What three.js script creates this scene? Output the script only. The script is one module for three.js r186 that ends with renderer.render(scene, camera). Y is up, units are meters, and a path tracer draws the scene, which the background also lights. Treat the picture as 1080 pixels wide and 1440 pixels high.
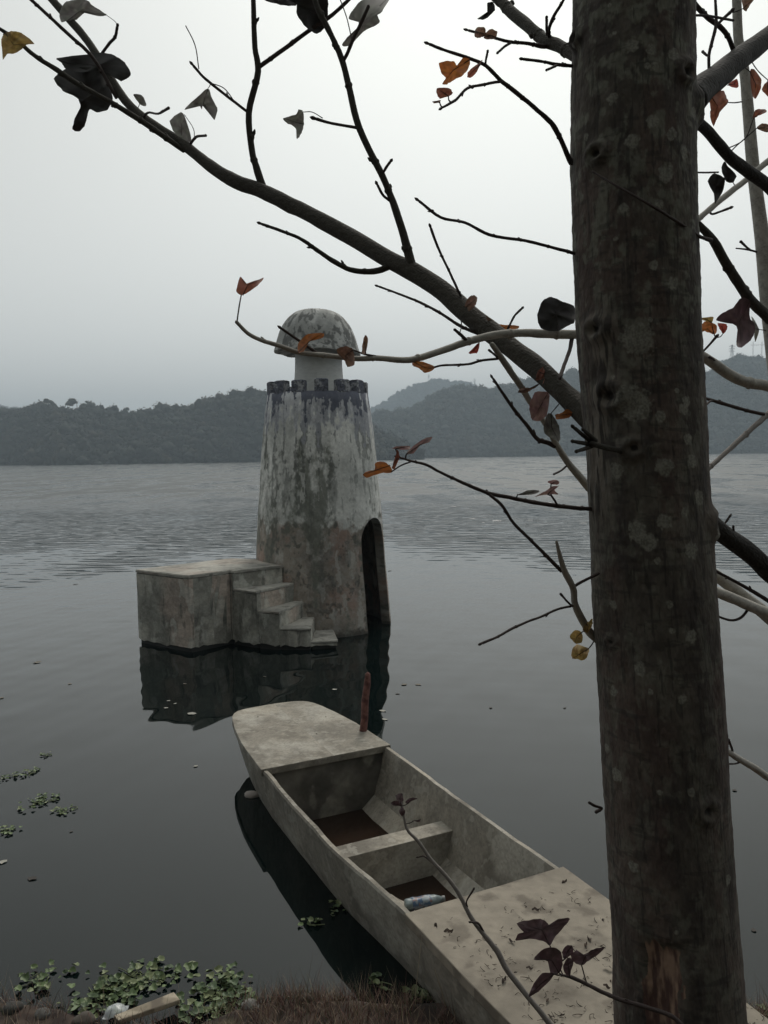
import * as THREE from 'three';
import { mergeGeometries, mergeVertices, toCreasedNormals } from 'three/addons/utils/BufferGeometryUtils.js';
import { RoundedBoxGeometry } from 'three/addons/geometries/RoundedBoxGeometry.js';
import { Brush, Evaluator, SUBTRACTION } from 'three-bvh-csg';

// ------------------------------------------------------------------ camera, sky, sun, exposure
const F = 1123, EYE = 2.3, PITCH = Math.atan(80 / F), ROLL = THREE.MathUtils.degToRad(0.8);
const scene = new THREE.Scene();
const camera = new THREE.PerspectiveCamera(2 * Math.atan(720 / F) * 180 / Math.PI, 0.75, 0.05, 6000);
camera.position.set(0, EYE, 0);
camera.rotation.order = 'YXZ';
camera.rotation.set(-PITCH, 0, -ROLL);
camera.updateMatrixWorld();
const renderer = new THREE.WebGLRenderer({ antialias: true });
renderer.toneMapping = THREE.LinearToneMapping;
renderer.toneMappingExposure = 1.05;
renderer.shadowMap.enabled = true;

const SUN = new THREE.Vector3(Math.sin(0.2) * Math.cos(0.78), Math.sin(0.78), -Math.cos(0.2) * Math.cos(0.78)).normalize();
{ // hazy overcast sky, brightest round the hidden sun
  const W = 512, H = 256, d = new Float32Array(W * H * 4), v = new THREE.Vector3();
  for (let j = 0; j < H; j++) for (let i = 0; i < W; i++) {
    const el = ((j + 0.5) / H - 0.5) * Math.PI, az = ((i + 0.5) / W - 0.5) * 2 * Math.PI;
    v.set(Math.cos(el) * Math.cos(az), Math.sin(el), Math.cos(el) * Math.sin(az));
    const g = Math.acos(THREE.MathUtils.clamp(v.dot(SUN), -1, 1));
    const up = THREE.MathUtils.smoothstep(el, 0.0, 0.6);
    const lobe = Math.exp(-((g / 0.52) ** 2));
    const side = 0.70 + 0.30 * (v.x * Math.sin(0.2) - v.z * Math.cos(0.2)); // the half of the sky round the sun is the brighter one
    const low = Math.exp(-Math.max(0, el) / 0.075); // bright haze low over the lake
    const L = (0.91 - 0.27 * up + 0.86 * lobe + 0.16 * low) * side;
    const k = (j * W + i) * 4;
    d[k] = L * (0.975 + 0.02 * lobe); d[k + 1] = L; d[k + 2] = L * (0.975 - 0.035 * lobe); d[k + 3] = 1;
  }
  const t = new THREE.DataTexture(d, W, H, THREE.RGBAFormat, THREE.FloatType);
  t.mapping = THREE.EquirectangularReflectionMapping; t.magFilter = THREE.LinearFilter; t.needsUpdate = true;
  scene.background = t; scene.environment = t;
}
const sun = new THREE.DirectionalLight(new THREE.Color(1, 0.95, 0.87), 1.5);
sun.position.copy(SUN).multiplyScalar(60); sun.target.position.set(0, 0, -6);
sun.castShadow = true; sun.shadow.radius = 30; sun.shadow.mapSize.set(2048, 2048);
Object.assign(sun.shadow.camera, { left: -14, right: 14, top: 14, bottom: -14, near: 1, far: 140 });
scene.add(sun, sun.target);
scene.fog = new THREE.FogExp2(new THREE.Color(0.74, 0.88, 1.0), 0.00095);

// ------------------------------------------------------------------ helpers
const V = (x, y, z) => new THREE.Vector3(x, y, z);
const lin = (r, g, b) => new THREE.Color().setRGB(r, g, b);
const { clamp, lerp, smoothstep } = THREE.MathUtils;
function rng(seed) { let s = seed >>> 0; return () => { s = (s + 0x6D2B79F5) >>> 0; let t = s; t = Math.imul(t ^ (t >>> 15), t | 1); t ^= t + Math.imul(t ^ (t >>> 7), t | 61); return ((t ^ (t >>> 14)) >>> 0) / 4294967296; }; }
function hash3(x, y, z) { let h = Math.imul(x, 374761393) ^ Math.imul(y, 668265263) ^ Math.imul(z, 1274126177); h = Math.imul(h ^ (h >>> 13), 1103515245); h ^= h >>> 16; return (h >>> 0) / 4294967295; }
const PT = new Uint8Array(512), PV = new Float32Array(512); for (let i = 0; i < 512; i++) { PT[i] = Math.floor(hash3(i & 255, 17, 5) * 255.99); PV[i] = hash3(i & 255, 91, 3); }
function noise(x, y, z = 0) { // smooth value noise, 0 to 1
  const X = Math.floor(x), Y = Math.floor(y), Z = Math.floor(z); let a = x - X, b = y - Y, c = z - Z;
  a = a * a * (3 - 2 * a); b = b * b * (3 - 2 * b); c = c * c * (3 - 2 * c);
  const x0 = PT[X & 255], x1 = PT[(X + 1) & 255], y0 = Y & 255, y1 = (Y + 1) & 255, z0 = Z & 255, z1 = (Z + 1) & 255;
  const p = PT[x0 + y0], q = PT[x1 + y0], r = PT[x0 + y1], s = PT[x1 + y1];
  const e = PV[p + z0] + (PV[q + z0] - PV[p + z0]) * a, f = PV[r + z0] + (PV[s + z0] - PV[r + z0]) * a, g = PV[p + z1] + (PV[q + z1] - PV[p + z1]) * a, h = PV[r + z1] + (PV[s + z1] - PV[r + z1]) * a;
  const u = e + (f - e) * b, v = g + (h - g) * b; return u + (v - u) * c;
}
function fbm(x, y, z = 0, o = 4) { let s = 0, a = 0.5, n = 0; for (let i = 0; i < o; i++) { s += a * noise(x, y, z); n += a; a *= 0.5; x = x * 2.03 + 7.1; y = y * 2.03 + 3.7; z = z * 2.03 + 1.3; } return s / n; }
// a photograph pixel as a direction, then a point at a depth or on a level
function ray(px, py) {
  const v = V((px - 540) / F, -(py - 720) / F, -1);
  return v.applyQuaternion(camera.quaternion);
}
const P = (px, py, d) => ray(px, py).multiplyScalar(d).add(camera.position);
const G = (px, py, h) => { const r = ray(px, py); return r.multiplyScalar((h - EYE) / r.y).add(camera.position); };

const toS = c => Math.round(255 * clamp(c <= 0.0031308 ? 12.92 * c : 1.055 * Math.pow(c, 1 / 2.4) - 0.055, 0, 1));
function tex(w, h, fn) { // fn(u, v) -> linear [r, g, b]; v = 0 is the bottom row
  const d = new Uint8Array(w * h * 4);
  for (let j = 0; j < h; j++) for (let i = 0; i < w; i++) {
    const c = fn((i + 0.5) / w, (j + 0.5) / h), k = (j * w + i) * 4;
    d[k] = toS(c[0]); d[k + 1] = toS(c[1]); d[k + 2] = toS(c[2]); d[k + 3] = 255;
  }
  const t = new THREE.DataTexture(d, w, h); t.colorSpace = THREE.SRGBColorSpace;
  t.wrapS = t.wrapT = THREE.RepeatWrapping; t.magFilter = THREE.LinearFilter; t.needsUpdate = true; return t;
}
function grey(w, h, fn) {
  const d = new Float32Array(w * h * 4);
  for (let j = 0; j < h; j++) for (let i = 0; i < w; i++) { const c = fn((i + 0.5) / w, (j + 0.5) / h), k = (j * w + i) * 4; d[k] = d[k + 1] = d[k + 2] = c; d[k + 3] = 1; }
  const t = new THREE.DataTexture(d, w, h, THREE.RGBAFormat, THREE.FloatType);
  t.wrapS = t.wrapT = THREE.RepeatWrapping; t.magFilter = THREE.LinearFilter; t.needsUpdate = true; return t;
}
const mix3 = (a, b, t) => [a[0] + (b[0] - a[0]) * t, a[1] + (b[1] - a[1]) * t, a[2] + (b[2] - a[2]) * t];
const std = o => new THREE.MeshStandardMaterial({ roughness: 0.9, side: THREE.DoubleSide, ...o });

const counts = {};
function numbered(name) { const n = counts[name] = (counts[name] ?? -1) + 1; return n ? name + '_' + String(n).padStart(3, '0') : name; }
const ORIGIN = new Map();
function tag(o, label, category, group, kind) { if (label) o.userData.label = label; if (category) o.userData.category = category; if (group) o.userData.group = group; if (kind) o.userData.kind = kind; return o; }
function thing(name, at, label, category, group) { const g = new THREE.Group(); g.name = numbered(name); g.position.copy(at); ORIGIN.set(g, at.clone()); scene.add(g); return tag(g, label, category, group); }
// geometry in world coordinates, hung under a thing or a part
function part(name, geo, m, parent) {
  const o = new THREE.Mesh(geo, m); o.name = name; o.castShadow = o.receiveShadow = true;
  const at = ORIGIN.get(parent) ?? V(0, 0, 0); geo.translate(-at.x, -at.y, -at.z); ORIGIN.set(o, at); parent.add(o); return o;
}
function lpart(name, geo, m, parent) { const o = new THREE.Mesh(geo, m); o.name = name; o.castShadow = o.receiveShadow = true; parent.add(o); return o; }
function whole(name, geo, m, at, label, category, group, kind) { const o = new THREE.Mesh(geo, m); o.name = numbered(name); o.castShadow = o.receiveShadow = true; geo.translate(-at.x, -at.y, -at.z); o.position.copy(at); scene.add(o); return tag(o, label, category, group, kind); }
function boxUV(g, s = 1) { // uv in metres / s by the way each face points
  g = g.index ? g.toNonIndexed() : g;
  const p = g.attributes.position, uv = new Float32Array(p.count * 2), a = V(), b = V(), c = V();
  for (let i = 0; i < p.count; i += 3) {
    a.fromBufferAttribute(p, i); b.fromBufferAttribute(p, i + 1); c.fromBufferAttribute(p, i + 2);
    const n = b.clone().sub(a).cross(c.clone().sub(a)); const ax = Math.abs(n.x), ay = Math.abs(n.y), az = Math.abs(n.z);
    [a, b, c].forEach((q, k) => { const o = (i + k) * 2; if (ay >= ax && ay >= az) { uv[o] = q.x / s; uv[o + 1] = q.z / s; } else if (ax >= az) { uv[o] = q.z / s + 0.37; uv[o + 1] = q.y / s + 0.2; } else { uv[o] = q.x / s + 0.61; uv[o + 1] = q.y / s + 0.4; } });
  }
  g.setAttribute('uv', new THREE.BufferAttribute(uv, 2)); return g;
}
function grid(nu, nv, fn, closeU = false) { // fn(i, j) -> Vector3; indexed sheet
  const pos = [], idx = [], uvs = [], cols = closeU ? nu : nu + 1;
  for (let j = 0; j <= nv; j++) for (let i = 0; i < cols; i++) { const p = fn(i, j); pos.push(p.x, p.y, p.z); uvs.push(i / nu, j / nv); }
  for (let j = 0; j < nv; j++) for (let i = 0; i < nu; i++) { const i1 = closeU ? (i + 1) % nu : i + 1, a = j * cols + i, b = j * cols + i1, c = a + cols, d = b + cols; idx.push(a, b, d, a, d, c); }
  const g = new THREE.BufferGeometry(); g.setAttribute('position', new THREE.Float32BufferAttribute(pos, 3)); g.setAttribute('uv', new THREE.Float32BufferAttribute(uvs, 2)); g.setIndex(idx); g.computeVertexNormals(); return g;
}
// a tapered tube through points [{p, r}]; smoothed, uneven, uv in metres
function tube(pts, seg = 8, sub = 4, rough = 0.06, seed = 1, round = true) {
  const C = new THREE.CatmullRomCurve3(pts.map(q => q.p), false, 'centripetal');
  const n = (pts.length - 1) * sub, N = [], R = [];
  for (let i = 0; i <= n; i++) { const t = i / n; N.push(C.getPoint(t)); const k = Math.min(pts.length - 2, Math.floor(t * (pts.length - 1))), f = t * (pts.length - 1) - k; R.push(lerp(pts[k].r, pts[k + 1].r, f)); }
  const pos = [], uv = [], idx = []; let prev = null, len = 0, nor = V(), bin = V();
  const rows = [];
  for (let i = 0; i <= n; i++) rows.push([N[i], R[i]]);
  if (round) { const t0 = N[1].clone().sub(N[0]).normalize(), t1 = N[n].clone().sub(N[n - 1]).normalize(); rows.unshift([N[0].clone().addScaledVector(t0, -R[0] * 0.6), R[0] * 0.05]); rows.push([N[n].clone().addScaledVector(t1, R[n] * 0.8), R[n] * 0.05]); }
  for (let i = 0; i < rows.length; i++) {
    const a = rows[Math.max(0, i - 1)][0], b = rows[Math.min(rows.length - 1, i + 1)][0]; const T = b.clone().sub(a).normalize();
    if (!prev) { nor = Math.abs(T.y) > 0.9 ? V(1, 0, 0) : V(0, 1, 0); nor.addScaledVector(T, -nor.dot(T)).normalize(); } else { nor.addScaledVector(T, -nor.dot(T)).normalize(); }
    prev = T; bin.crossVectors(T, nor);
    if (i) len += rows[i][0].distanceTo(rows[i - 1][0]);
    const [c, r] = rows[i];
    for (let k = 0; k <= seg; k++) {
      const an = k / seg * Math.PI * 2, cx = Math.cos(an), sx = Math.sin(an);
      const rr = r * (1 + rough * 2 * (noise(cx * 1.3 + seed * 3.1, sx * 1.3 + seed, len / Math.max(r, 0.002) * 0.35 + seed * 5) - 0.5));
      pos.push(c.x + (nor.x * cx + bin.x * sx) * rr, c.y + (nor.y * cx + bin.y * sx) * rr, c.z + (nor.z * cx + bin.z * sx) * rr); uv.push(k / seg * Math.max(1, Math.round(r * 6.28 / 0.12)), len / 0.12);
    }
  }
  const w = seg + 1; for (let i = 0; i < rows.length - 1; i++) for (let k = 0; k < seg; k++) { const a = i * w + k; idx.push(a, a + 1, a + w + 1, a, a + w + 1, a + w); }
  const g = new THREE.BufferGeometry(); g.setAttribute('position', new THREE.Float32BufferAttribute(pos, 3)); g.setAttribute('uv', new THREE.Float32BufferAttribute(uv, 2)); g.setIndex(idx); g.computeVertexNormals(); return g;
}

// ------------------------------------------------------------------ materials
const concreteTex = tex(1024, 1024, (u, v) => {
  const x = u * 2.2, y = v * 2.2, b = fbm(x * 2.2, y * 2.2, 3, 5), f = fbm(x * 22, y * 22, 9, 3), s = fbm(x * 1.1, y * 1.1, 17, 4), sp = noise(x * 160, y * 160, 2);
  let c = mix3([0.235, 0.215, 0.18], [0.37, 0.335, 0.275], smoothstep(b, 0.3, 0.7));
  c = mix3(c, [0.17, 0.155, 0.13], 0.55 * smoothstep(s, 0.52, 0.72));
  c = mix3(c, [0.42, 0.40, 0.35], 0.5 * smoothstep(fbm(x * 3.1, y * 3.1, 31, 4), 0.58, 0.72));
  const k = 0.82 + 0.36 * f; c = c.map(q => q * k * 1.0);
  const gr = fbm(x * 75, y * 75, 12, 2); c = c.map(q => q * (0.78 + 0.44 * gr));
  c = mix3(c, [0.10, 0.088, 0.07], 0.45 * smoothstep(fbm(x * 8, y * 8, 51, 5), 0.52, 0.74)); // spilt dirt
  c = mix3(c, [0.40, 0.38, 0.33], 0.4 * smoothstep(fbm(x * 18, y * 18, 57, 4), 0.64, 0.70));
  if (sp > 0.9) c = c.map(q => q * 0.68);
  return c;
});
const concreteBump = grey(512, 512, (u, v) => 0.6 * fbm(u * 90, v * 90, 5, 3) + 0.4 * fbm(u * 14, v * 14, 8, 3));
const M = {
  boat: std({ map: concreteTex, bumpMap: concreteBump, bumpScale: 0.003, roughness: 0.93 }),
  pier: std({ roughness: 0.95, bumpMap: concreteBump, bumpScale: 0.006, map: tex(1024, 1024, (u, v) => {
    const x = u * 2.2, y = v * 2.2, b = fbm(x * 3.4, y * 3, 41, 5), f = fbm(x * 26, y * 26, 4, 3), g = fbm(x * 70, y * 70, 14, 2), d2 = fbm(x * 8, y * 5, 13, 5);
    let c = mix3([0.15, 0.148, 0.13], [0.245, 0.235, 0.205], smoothstep(b, 0.3, 0.7));
    c = mix3(c, [0.27, 0.20, 0.165], 0.5 * smoothstep(fbm(x * 1.5, y * 1.2, 77, 4), 0.5, 0.66));
    c = mix3(c, [0.095, 0.094, 0.082], 0.5 * smoothstep(d2, 0.48, 0.74));
    c = mix3(c, [0.055, 0.055, 0.05], 0.55 * smoothstep(fbm(x * 22, y * 5, 23, 4), 0.62, 0.72));
    c = mix3(c, [0.33, 0.33, 0.30], 0.45 * smoothstep(fbm(x * 9, y * 5, 91, 5), 0.60, 0.68));
    const k = (1.35 + 1.1 * f) * (0.82 + 0.36 * g); return c.map(q => q * k);
  }) }),
  tread: std({ roughness: 0.95, bumpMap: concreteBump, bumpScale: 0.004, map: tex(512, 512, (u, v) => { const x = u * 2.2, y = v * 2.2, b = fbm(x * 4, y * 4, 47, 5), f = fbm(x * 30, y * 30, 4, 3), d = fbm(x * 9, y * 9, 15, 5); let c = mix3([0.27, 0.262, 0.235], [0.42, 0.405, 0.36], smoothstep(b, 0.3, 0.7)); c = mix3(c, [0.38, 0.31, 0.26], 0.45 * smoothstep(fbm(x * 2, y * 2, 78, 4), 0.5, 0.68)); c = mix3(c, [0.14, 0.138, 0.12], 0.55 * smoothstep(d, 0.54, 0.72)); return c.map(q => q * (0.78 + 0.44 * f)); }) }),  // paler than the pier so the sky light on the tops is in the colour
};
const twigTex = tex(128, 512, (u, v) => { const a = u * Math.PI * 2, f = fbm(Math.cos(a) * 2 + 9, Math.sin(a) * 2 + 9, v * 9, 4), g = fbm(Math.cos(a) * 5 + 3, Math.sin(a) * 5, v * 40, 3); const k = 0.55 + 0.6 * f + 0.5 * (g - 0.5); return [k, k, k]; });
const twigBump = grey(128, 512, (u, v) => { const a = u * Math.PI * 2; return 0.6 * fbm(Math.cos(a) * 4 + 9, Math.sin(a) * 4 + 9, v * 26, 4) + 0.4 * fbm(Math.cos(a) * 9 + 3, Math.sin(a) * 9, v * 12, 3); });
M.limb = std({ color: lin(0.056, 0.05, 0.039), map: twigTex, bumpMap: twigBump, bumpScale: 0.004, roughness: 0.9 });
M.dark = std({ color: lin(0.03, 0.027, 0.023), map: twigTex, bumpMap: twigBump, bumpScale: 0.004, roughness: 0.9 });
M.pale = std({ color: lin(0.44, 0.42, 0.375), map: twigTex, roughness: 0.85 });
M.twig = std({ color: lin(0.055, 0.038, 0.034), map: twigTex, roughness: 0.8 });
M.stem = std({ color: lin(0.25, 0.225, 0.205), map: twigTex, roughness: 0.85 });
const leafMat = (r, g, b, t = 0.25) => new THREE.MeshPhysicalMaterial({ color: lin(r, g, b), vertexColors: true, roughness: 0.75, transmission: t, thickness: 0, side: THREE.DoubleSide });
const LEAF = {
  black: leafMat(0.028, 0.026, 0.024, 0.05), grey: leafMat(0.19, 0.18, 0.16, 0.2), brown: leafMat(0.19, 0.105, 0.07, 0.3), orange: leafMat(0.36, 0.125, 0.035, 0.4),
  red: leafMat(0.34, 0.06, 0.04, 0.4), yellow: leafMat(0.34, 0.225, 0.075, 0.35), maroon: leafMat(0.11, 0.068, 0.074, 0.15), rust: leafMat(0.24, 0.085, 0.05, 0.4), pink: leafMat(0.33, 0.2, 0.185, 0.3),
};

// ------------------------------------------------------------------ plan of the boat: local (across, up, along) from the bow
const BOAT_AT = V(-0.89, 0, -6.22), BOAT_TURN = 0.4545, HG = 0.325;
const boatW = (t, y, s) => V(t, y, s).applyAxisAngle(V(0, 1, 0), BOAT_TURN).add(BOAT_AT);
const HWT = [[0, 0.215], [0.02, 0.262], [0.06, 0.298], [0.12, 0.328], [0.22, 0.356], [0.4, 0.39], [0.7, 0.428], [1.2, 0.447], [1.8, 0.45], [2.4, 0.443], [3.0, 0.42], [3.5, 0.413], [4.3, 0.385]];
const hw = s => { for (let i = 1; i < HWT.length; i++) if (s <= HWT[i][0]) return lerp(HWT[i - 1][1], HWT[i][1], clamp((s - HWT[i - 1][0]) / (HWT[i][0] - HWT[i - 1][0]), 0, 1)); return HWT[HWT.length - 1][1]; };
const cc = s => -0.04 * (1 - smoothstep(s, 2.2, 3.1));
const ss = [0, 0.02, 0.06, 0.12, 0.22, 0.3, 0.4, 0.55, 0.7, 0.85, 1.0, 1.2]; for (let s = 1.3; s < 4.31; s += 0.1) ss.push(Math.min(s, 4.3));
const loop = [...ss.slice().reverse().map(s => [s, -1]), ...ss.map(s => [s, 1])], N = loop.length;
const boatLoop = (k, rk) => loop.map(([s, sd]) => boatW(cc(s) + sd * hw(s) * k, 0, Math.min(4.28, s + rk * Math.max(0, 1 - s / 1.3) ** 1.4)));

// ------------------------------------------------------------------ water
{
  const W = 1024, H = 2048, LX = 32, LZ = 96, d = new Float32Array(W * H * 4), r = rng(11);
  const rip = [], calm = [], rgh = new Float32Array(W * H * 4);
  for (let i = 0; i < 44; i++) { const wl = 0.2 + 0.6 * r() * r(), th = 0.16 + (r() + r() + r() - 1.5) * 0.42, k = 2 * Math.PI / wl; const nx = Math.round(Math.sin(th) * k * LX / (2 * Math.PI)), nz = Math.cos(th) * k; rip.push([2 * Math.PI * nx / LX, nz, r() * 6.283, 0.023 * (0.6 + 0.8 * r())]); }
  for (let i = 0; i < 12; i++) { const wl = 0.22 + 0.9 * r(), th = (r() - 0.5) * 2.6, k = 2 * Math.PI / wl; const nx = Math.round(Math.sin(th) * k * LX / (2 * Math.PI)); calm.push([2 * Math.PI * nx / LX, Math.cos(th) * k, r() * 6.283, 0.0028 * (0.5 + r())]); }
  const cx = rip.map(() => new Float32Array(W * 2)), cc = calm.map(() => new Float32Array(W * 2));
  [[rip, cx], [calm, cc]].forEach(([L, T]) => L.forEach((w, n) => { for (let i = 0; i < W; i++) { const a = w[0] * (i + 0.5) / W * LX + w[2]; T[n][2 * i] = Math.cos(a); T[n][2 * i + 1] = Math.sin(a); } }));
  for (let j = 0; j < H; j++) {
    const z = (j + 0.5) / H * LZ; const rz = rip.map(w => [Math.cos(w[1] * z), Math.sin(w[1] * z)]), cz = calm.map(w => [Math.cos(w[1] * z), Math.sin(w[1] * z)]);
    for (let i = 0; i < W; i++) {
      const a = (i + 0.5) / W * Math.PI * 2, px = Math.cos(a) * 2.2, py = Math.sin(a) * 2.2;
      const n1 = fbm(px + 5, py + 5, z * 0.16, 3), n2 = fbm(px * 2.4 + 1, py * 2.4 + 8, z * 0.42, 2);
      let m = smoothstep(z + (n1 - 0.5) * 20 + (n2 - 0.5) * 10, 11, 32); m *= 0.45 + 0.75 * smoothstep(0.6 * n1 + 0.4 * n2, 0.33, 0.62);
      const rr = 0.02 + 0.30 * m * smoothstep(z, 24, 52); rgh.fill(rr, (j * W + i) * 4, (j * W + i) * 4 + 3); rgh[(j * W + i) * 4 + 3] = 1;
      let sx = 0, sz = 0;
      if (m > 0.002) for (let n = 0; n < rip.length; n++) { const w = rip[n], c = cx[n][2 * i] * rz[n][0] - cx[n][2 * i + 1] * rz[n][1]; const s = w[3] * c; sz += s; sx += s * w[0] / w[1]; }
      sx *= m; sz *= m;
      const q = smoothstep(z, 4, 9) * 0.85 + 0.15;
      for (let n = 0; n < calm.length; n++) { const w = calm[n], c = cc[n][2 * i] * cz[n][0] - cc[n][2 * i + 1] * cz[n][1]; const s = w[3] * c * q; sz += s; sx += s * w[0] / w[1]; }
      const l = 1 / Math.hypot(sx, sz, 1), k = (j * W + i) * 4;
      d[k] = 0.5 - 0.5 * sx * l; d[k + 1] = 0.5 - 0.5 * sz * l; d[k + 2] = 0.5 + 0.5 * l; d[k + 3] = 1;
    }
  }
  const t = new THREE.DataTexture(d, W, H, THREE.RGBAFormat, THREE.FloatType); t.wrapS = t.wrapT = THREE.RepeatWrapping; t.magFilter = THREE.LinearFilter; t.needsUpdate = true;
  const tr = new THREE.DataTexture(rgh, W, H, THREE.RGBAFormat, THREE.FloatType); tr.wrapS = tr.wrapT = THREE.RepeatWrapping; tr.magFilter = THREE.LinearFilter; tr.needsUpdate = true; // ripples too fine to draw far out
  const xs = [], zs = []; for (let x = -736; x <= 736; x += 32) xs.push(x);
  zs.push([2, 0.0]); zs.push([0, 0]); for (let z = 4; z <= 96; z += 4) zs.push([-z, z / 96]);
  for (let n = 1; n < 27; n++) zs.push([-96 - 48 * n, n % 2 ? 0.5 : 1]);
  const pos = [], uv = [], nor = [], idx = [];
  for (const [z, v] of zs) for (const x of xs) { pos.push(x, 0, z); uv.push(x / LX, v * 0.9995); nor.push(0, 1, 0); }
  for (let j = 0; j < zs.length - 1; j++) for (let i = 0; i < xs.length - 1; i++) { if (zs[j + 1][0] >= -96 && xs[i] >= -32 && xs[i + 1] <= 32) continue; const a = j * xs.length + i, b = a + 1, c = a + xs.length, e = c + 1; idx.push(a, b, e, a, e, c); }
  const outerG = new THREE.BufferGeometry(); outerG.setAttribute('position', new THREE.Float32BufferAttribute(pos, 3)); outerG.setAttribute('uv', new THREE.Float32BufferAttribute(uv, 2)); outerG.setAttribute('normal', new THREE.Float32BufferAttribute(nor, 3)); outerG.setIndex(idx);
  // the near water, open where the boat's hull keeps it out
  const near = new THREE.Shape([[-32, -2], [32, -2], [32, 96], [-32, 96]].map(q => new THREE.Vector2(...q))); near.holes.push(new THREE.Path(boatLoop(0.80, 0.29).map(p => new THREE.Vector2(p.x, -p.z))));
  const ng = new THREE.ShapeGeometry(near); ng.rotateX(-Math.PI / 2); { const p = ng.attributes.position, u = ng.attributes.uv, n = ng.attributes.normal; for (let i = 0; i < p.count; i++) { p.setY(i, 0); u.setXY(i, p.getX(i) / LX, Math.max(0, -p.getZ(i)) / 96 * 0.9995); n.setXYZ(i, 0, 1, 0); } }
  const g = mergeGeometries([outerG, ng]);
  const m = new THREE.MeshPhysicalMaterial({ color: lin(0.003, 0.0065, 0.0062), roughness: 1, roughnessMap: tr, ior: 1.36, normalMap: t, normalScale: new THREE.Vector2(1, 1), side: THREE.DoubleSide });
  const o = new THREE.Mesh(g, m); o.name = 'lake_water'; o.receiveShadow = true; o.userData.kind = 'structure'; scene.add(o);
}

// ------------------------------------------------------------------ near bank
const EDGE = [[-500, 1398], [-200, 1395], [0, 1404], [100, 1420], [160, 1436], [260, 1440], [330, 1415], [380, 1404], [500, 1400], [560, 1408], [700, 1404], [860, 1432], [1000, 1440], [1080, 1428], [1300, 1400], [1700, 1390]].map(([x, y]) => { const q = G(x, y, 0.02); return [q.x, q.z]; });
function edgeZ(x) { if (x <= EDGE[0][0]) return EDGE[0][1]; for (let i = 1; i < EDGE.length; i++) if (x <= EDGE[i][0]) { const a = EDGE[i - 1], b = EDGE[i]; return lerp(a[1], b[1], (x - a[0]) / (b[0] - a[0])); } return EDGE[EDGE.length - 1][1]; }
function groundH(x, z) {
  const e = edgeZ(x) + 0.05 * (noise(x * 5, 3.3) - 0.5), q = z - e, n = 0.05 * (fbm(x * 3, z * 3, 2, 3) - 0.5);
  if (q < 0) return Math.max(-1.6, q * 0.75) + n * 0.3;
  return 0.05 * smoothstep(q, 0, 0.07) + 0.60 * smoothstep(q, 0.1, 1.75) + n + (q > 7 ? 9 * smoothstep(q, 7, 38) : 0);  // the far rise is added with the wood on it to block low sky
}
{
  const xs = [], zs = []; for (let x = -60; x < -4; x += 4) xs.push(x); for (let x = -4; x < 4; x += 0.06) xs.push(x); for (let x = 4; x <= 60; x += 4) xs.push(x);
  for (let z = 60; z > 0; z -= 4) zs.push(z); for (let z = 0; z > -2; z -= 0.2) zs.push(z); for (let z = -2; z > -4.2; z -= 0.04) zs.push(z); zs.push(-5.5, -7);
  const g = grid(xs.length - 1, zs.length - 1, (i, j) => V(xs[i], groundH(xs[i], zs[j]), zs[j]));
  const m = std({ roughness: 1, map: tex(512, 512, (u, v) => { const f = fbm(u * 40, v * 40, 3, 4), s = fbm(u * 7, v * 7, 8, 3); const c = mix3([0.025, 0.017, 0.014], [0.06, 0.042, 0.032], smoothstep(f, 0.3, 0.7)); return mix3(c, [0.10, 0.09, 0.05], 0.5 * smoothstep(s, 0.5, 0.7)); }) });
  const bg = boxUV(g, 1.5); const o = new THREE.Mesh(bg, m); o.name = 'bank_ground'; o.receiveShadow = o.castShadow = true; o.userData.kind = 'structure'; scene.add(o);
}

// ------------------------------------------------------------------ far hills
const PROFILE = {
  left: [[-500, 575], [-200, 580], [0, 579], [30, 574], [60, 571], [100, 575], [140, 576], [180, 579], [230, 577], [270, 573], [300, 562], [330, 555], [352, 549], [375, 553], [420, 560], [470, 575], [520, 598], [560, 622], [590, 640]],
  right: [[470, 600], [521, 587], [564, 581], [597, 568], [624, 552], [645, 545], [677, 551], [693, 549], [731, 539], [770, 532], [800, 524], [860, 522], [920, 530], [989, 532], [1015, 513], [1037, 506], [1080, 509], [1200, 505], [1400, 530], [1700, 560]],
  far: [[440, 620], [480, 600], [521, 581], [554, 560], [586, 544], [613, 538], [656, 541], [677, 548], [720, 556], [800, 575], [900, 585]],
  farleft: [[-500, 560], [-200, 565], [-40, 572], [10, 574], [40, 579], [120, 590], [250, 605]],
};
function profY(t, x) { if (x <= t[0][0]) return t[0][1]; for (let i = 1; i < t.length; i++) if (x <= t[i][0]) return lerp(t[i - 1][1], t[i][1], (x - t[i - 1][0]) / (t[i][0] - t[i - 1][0])); return t[t.length - 1][1]; }
const horizon = x => 640 + (540 - x) * Math.tan(ROLL);
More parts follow.
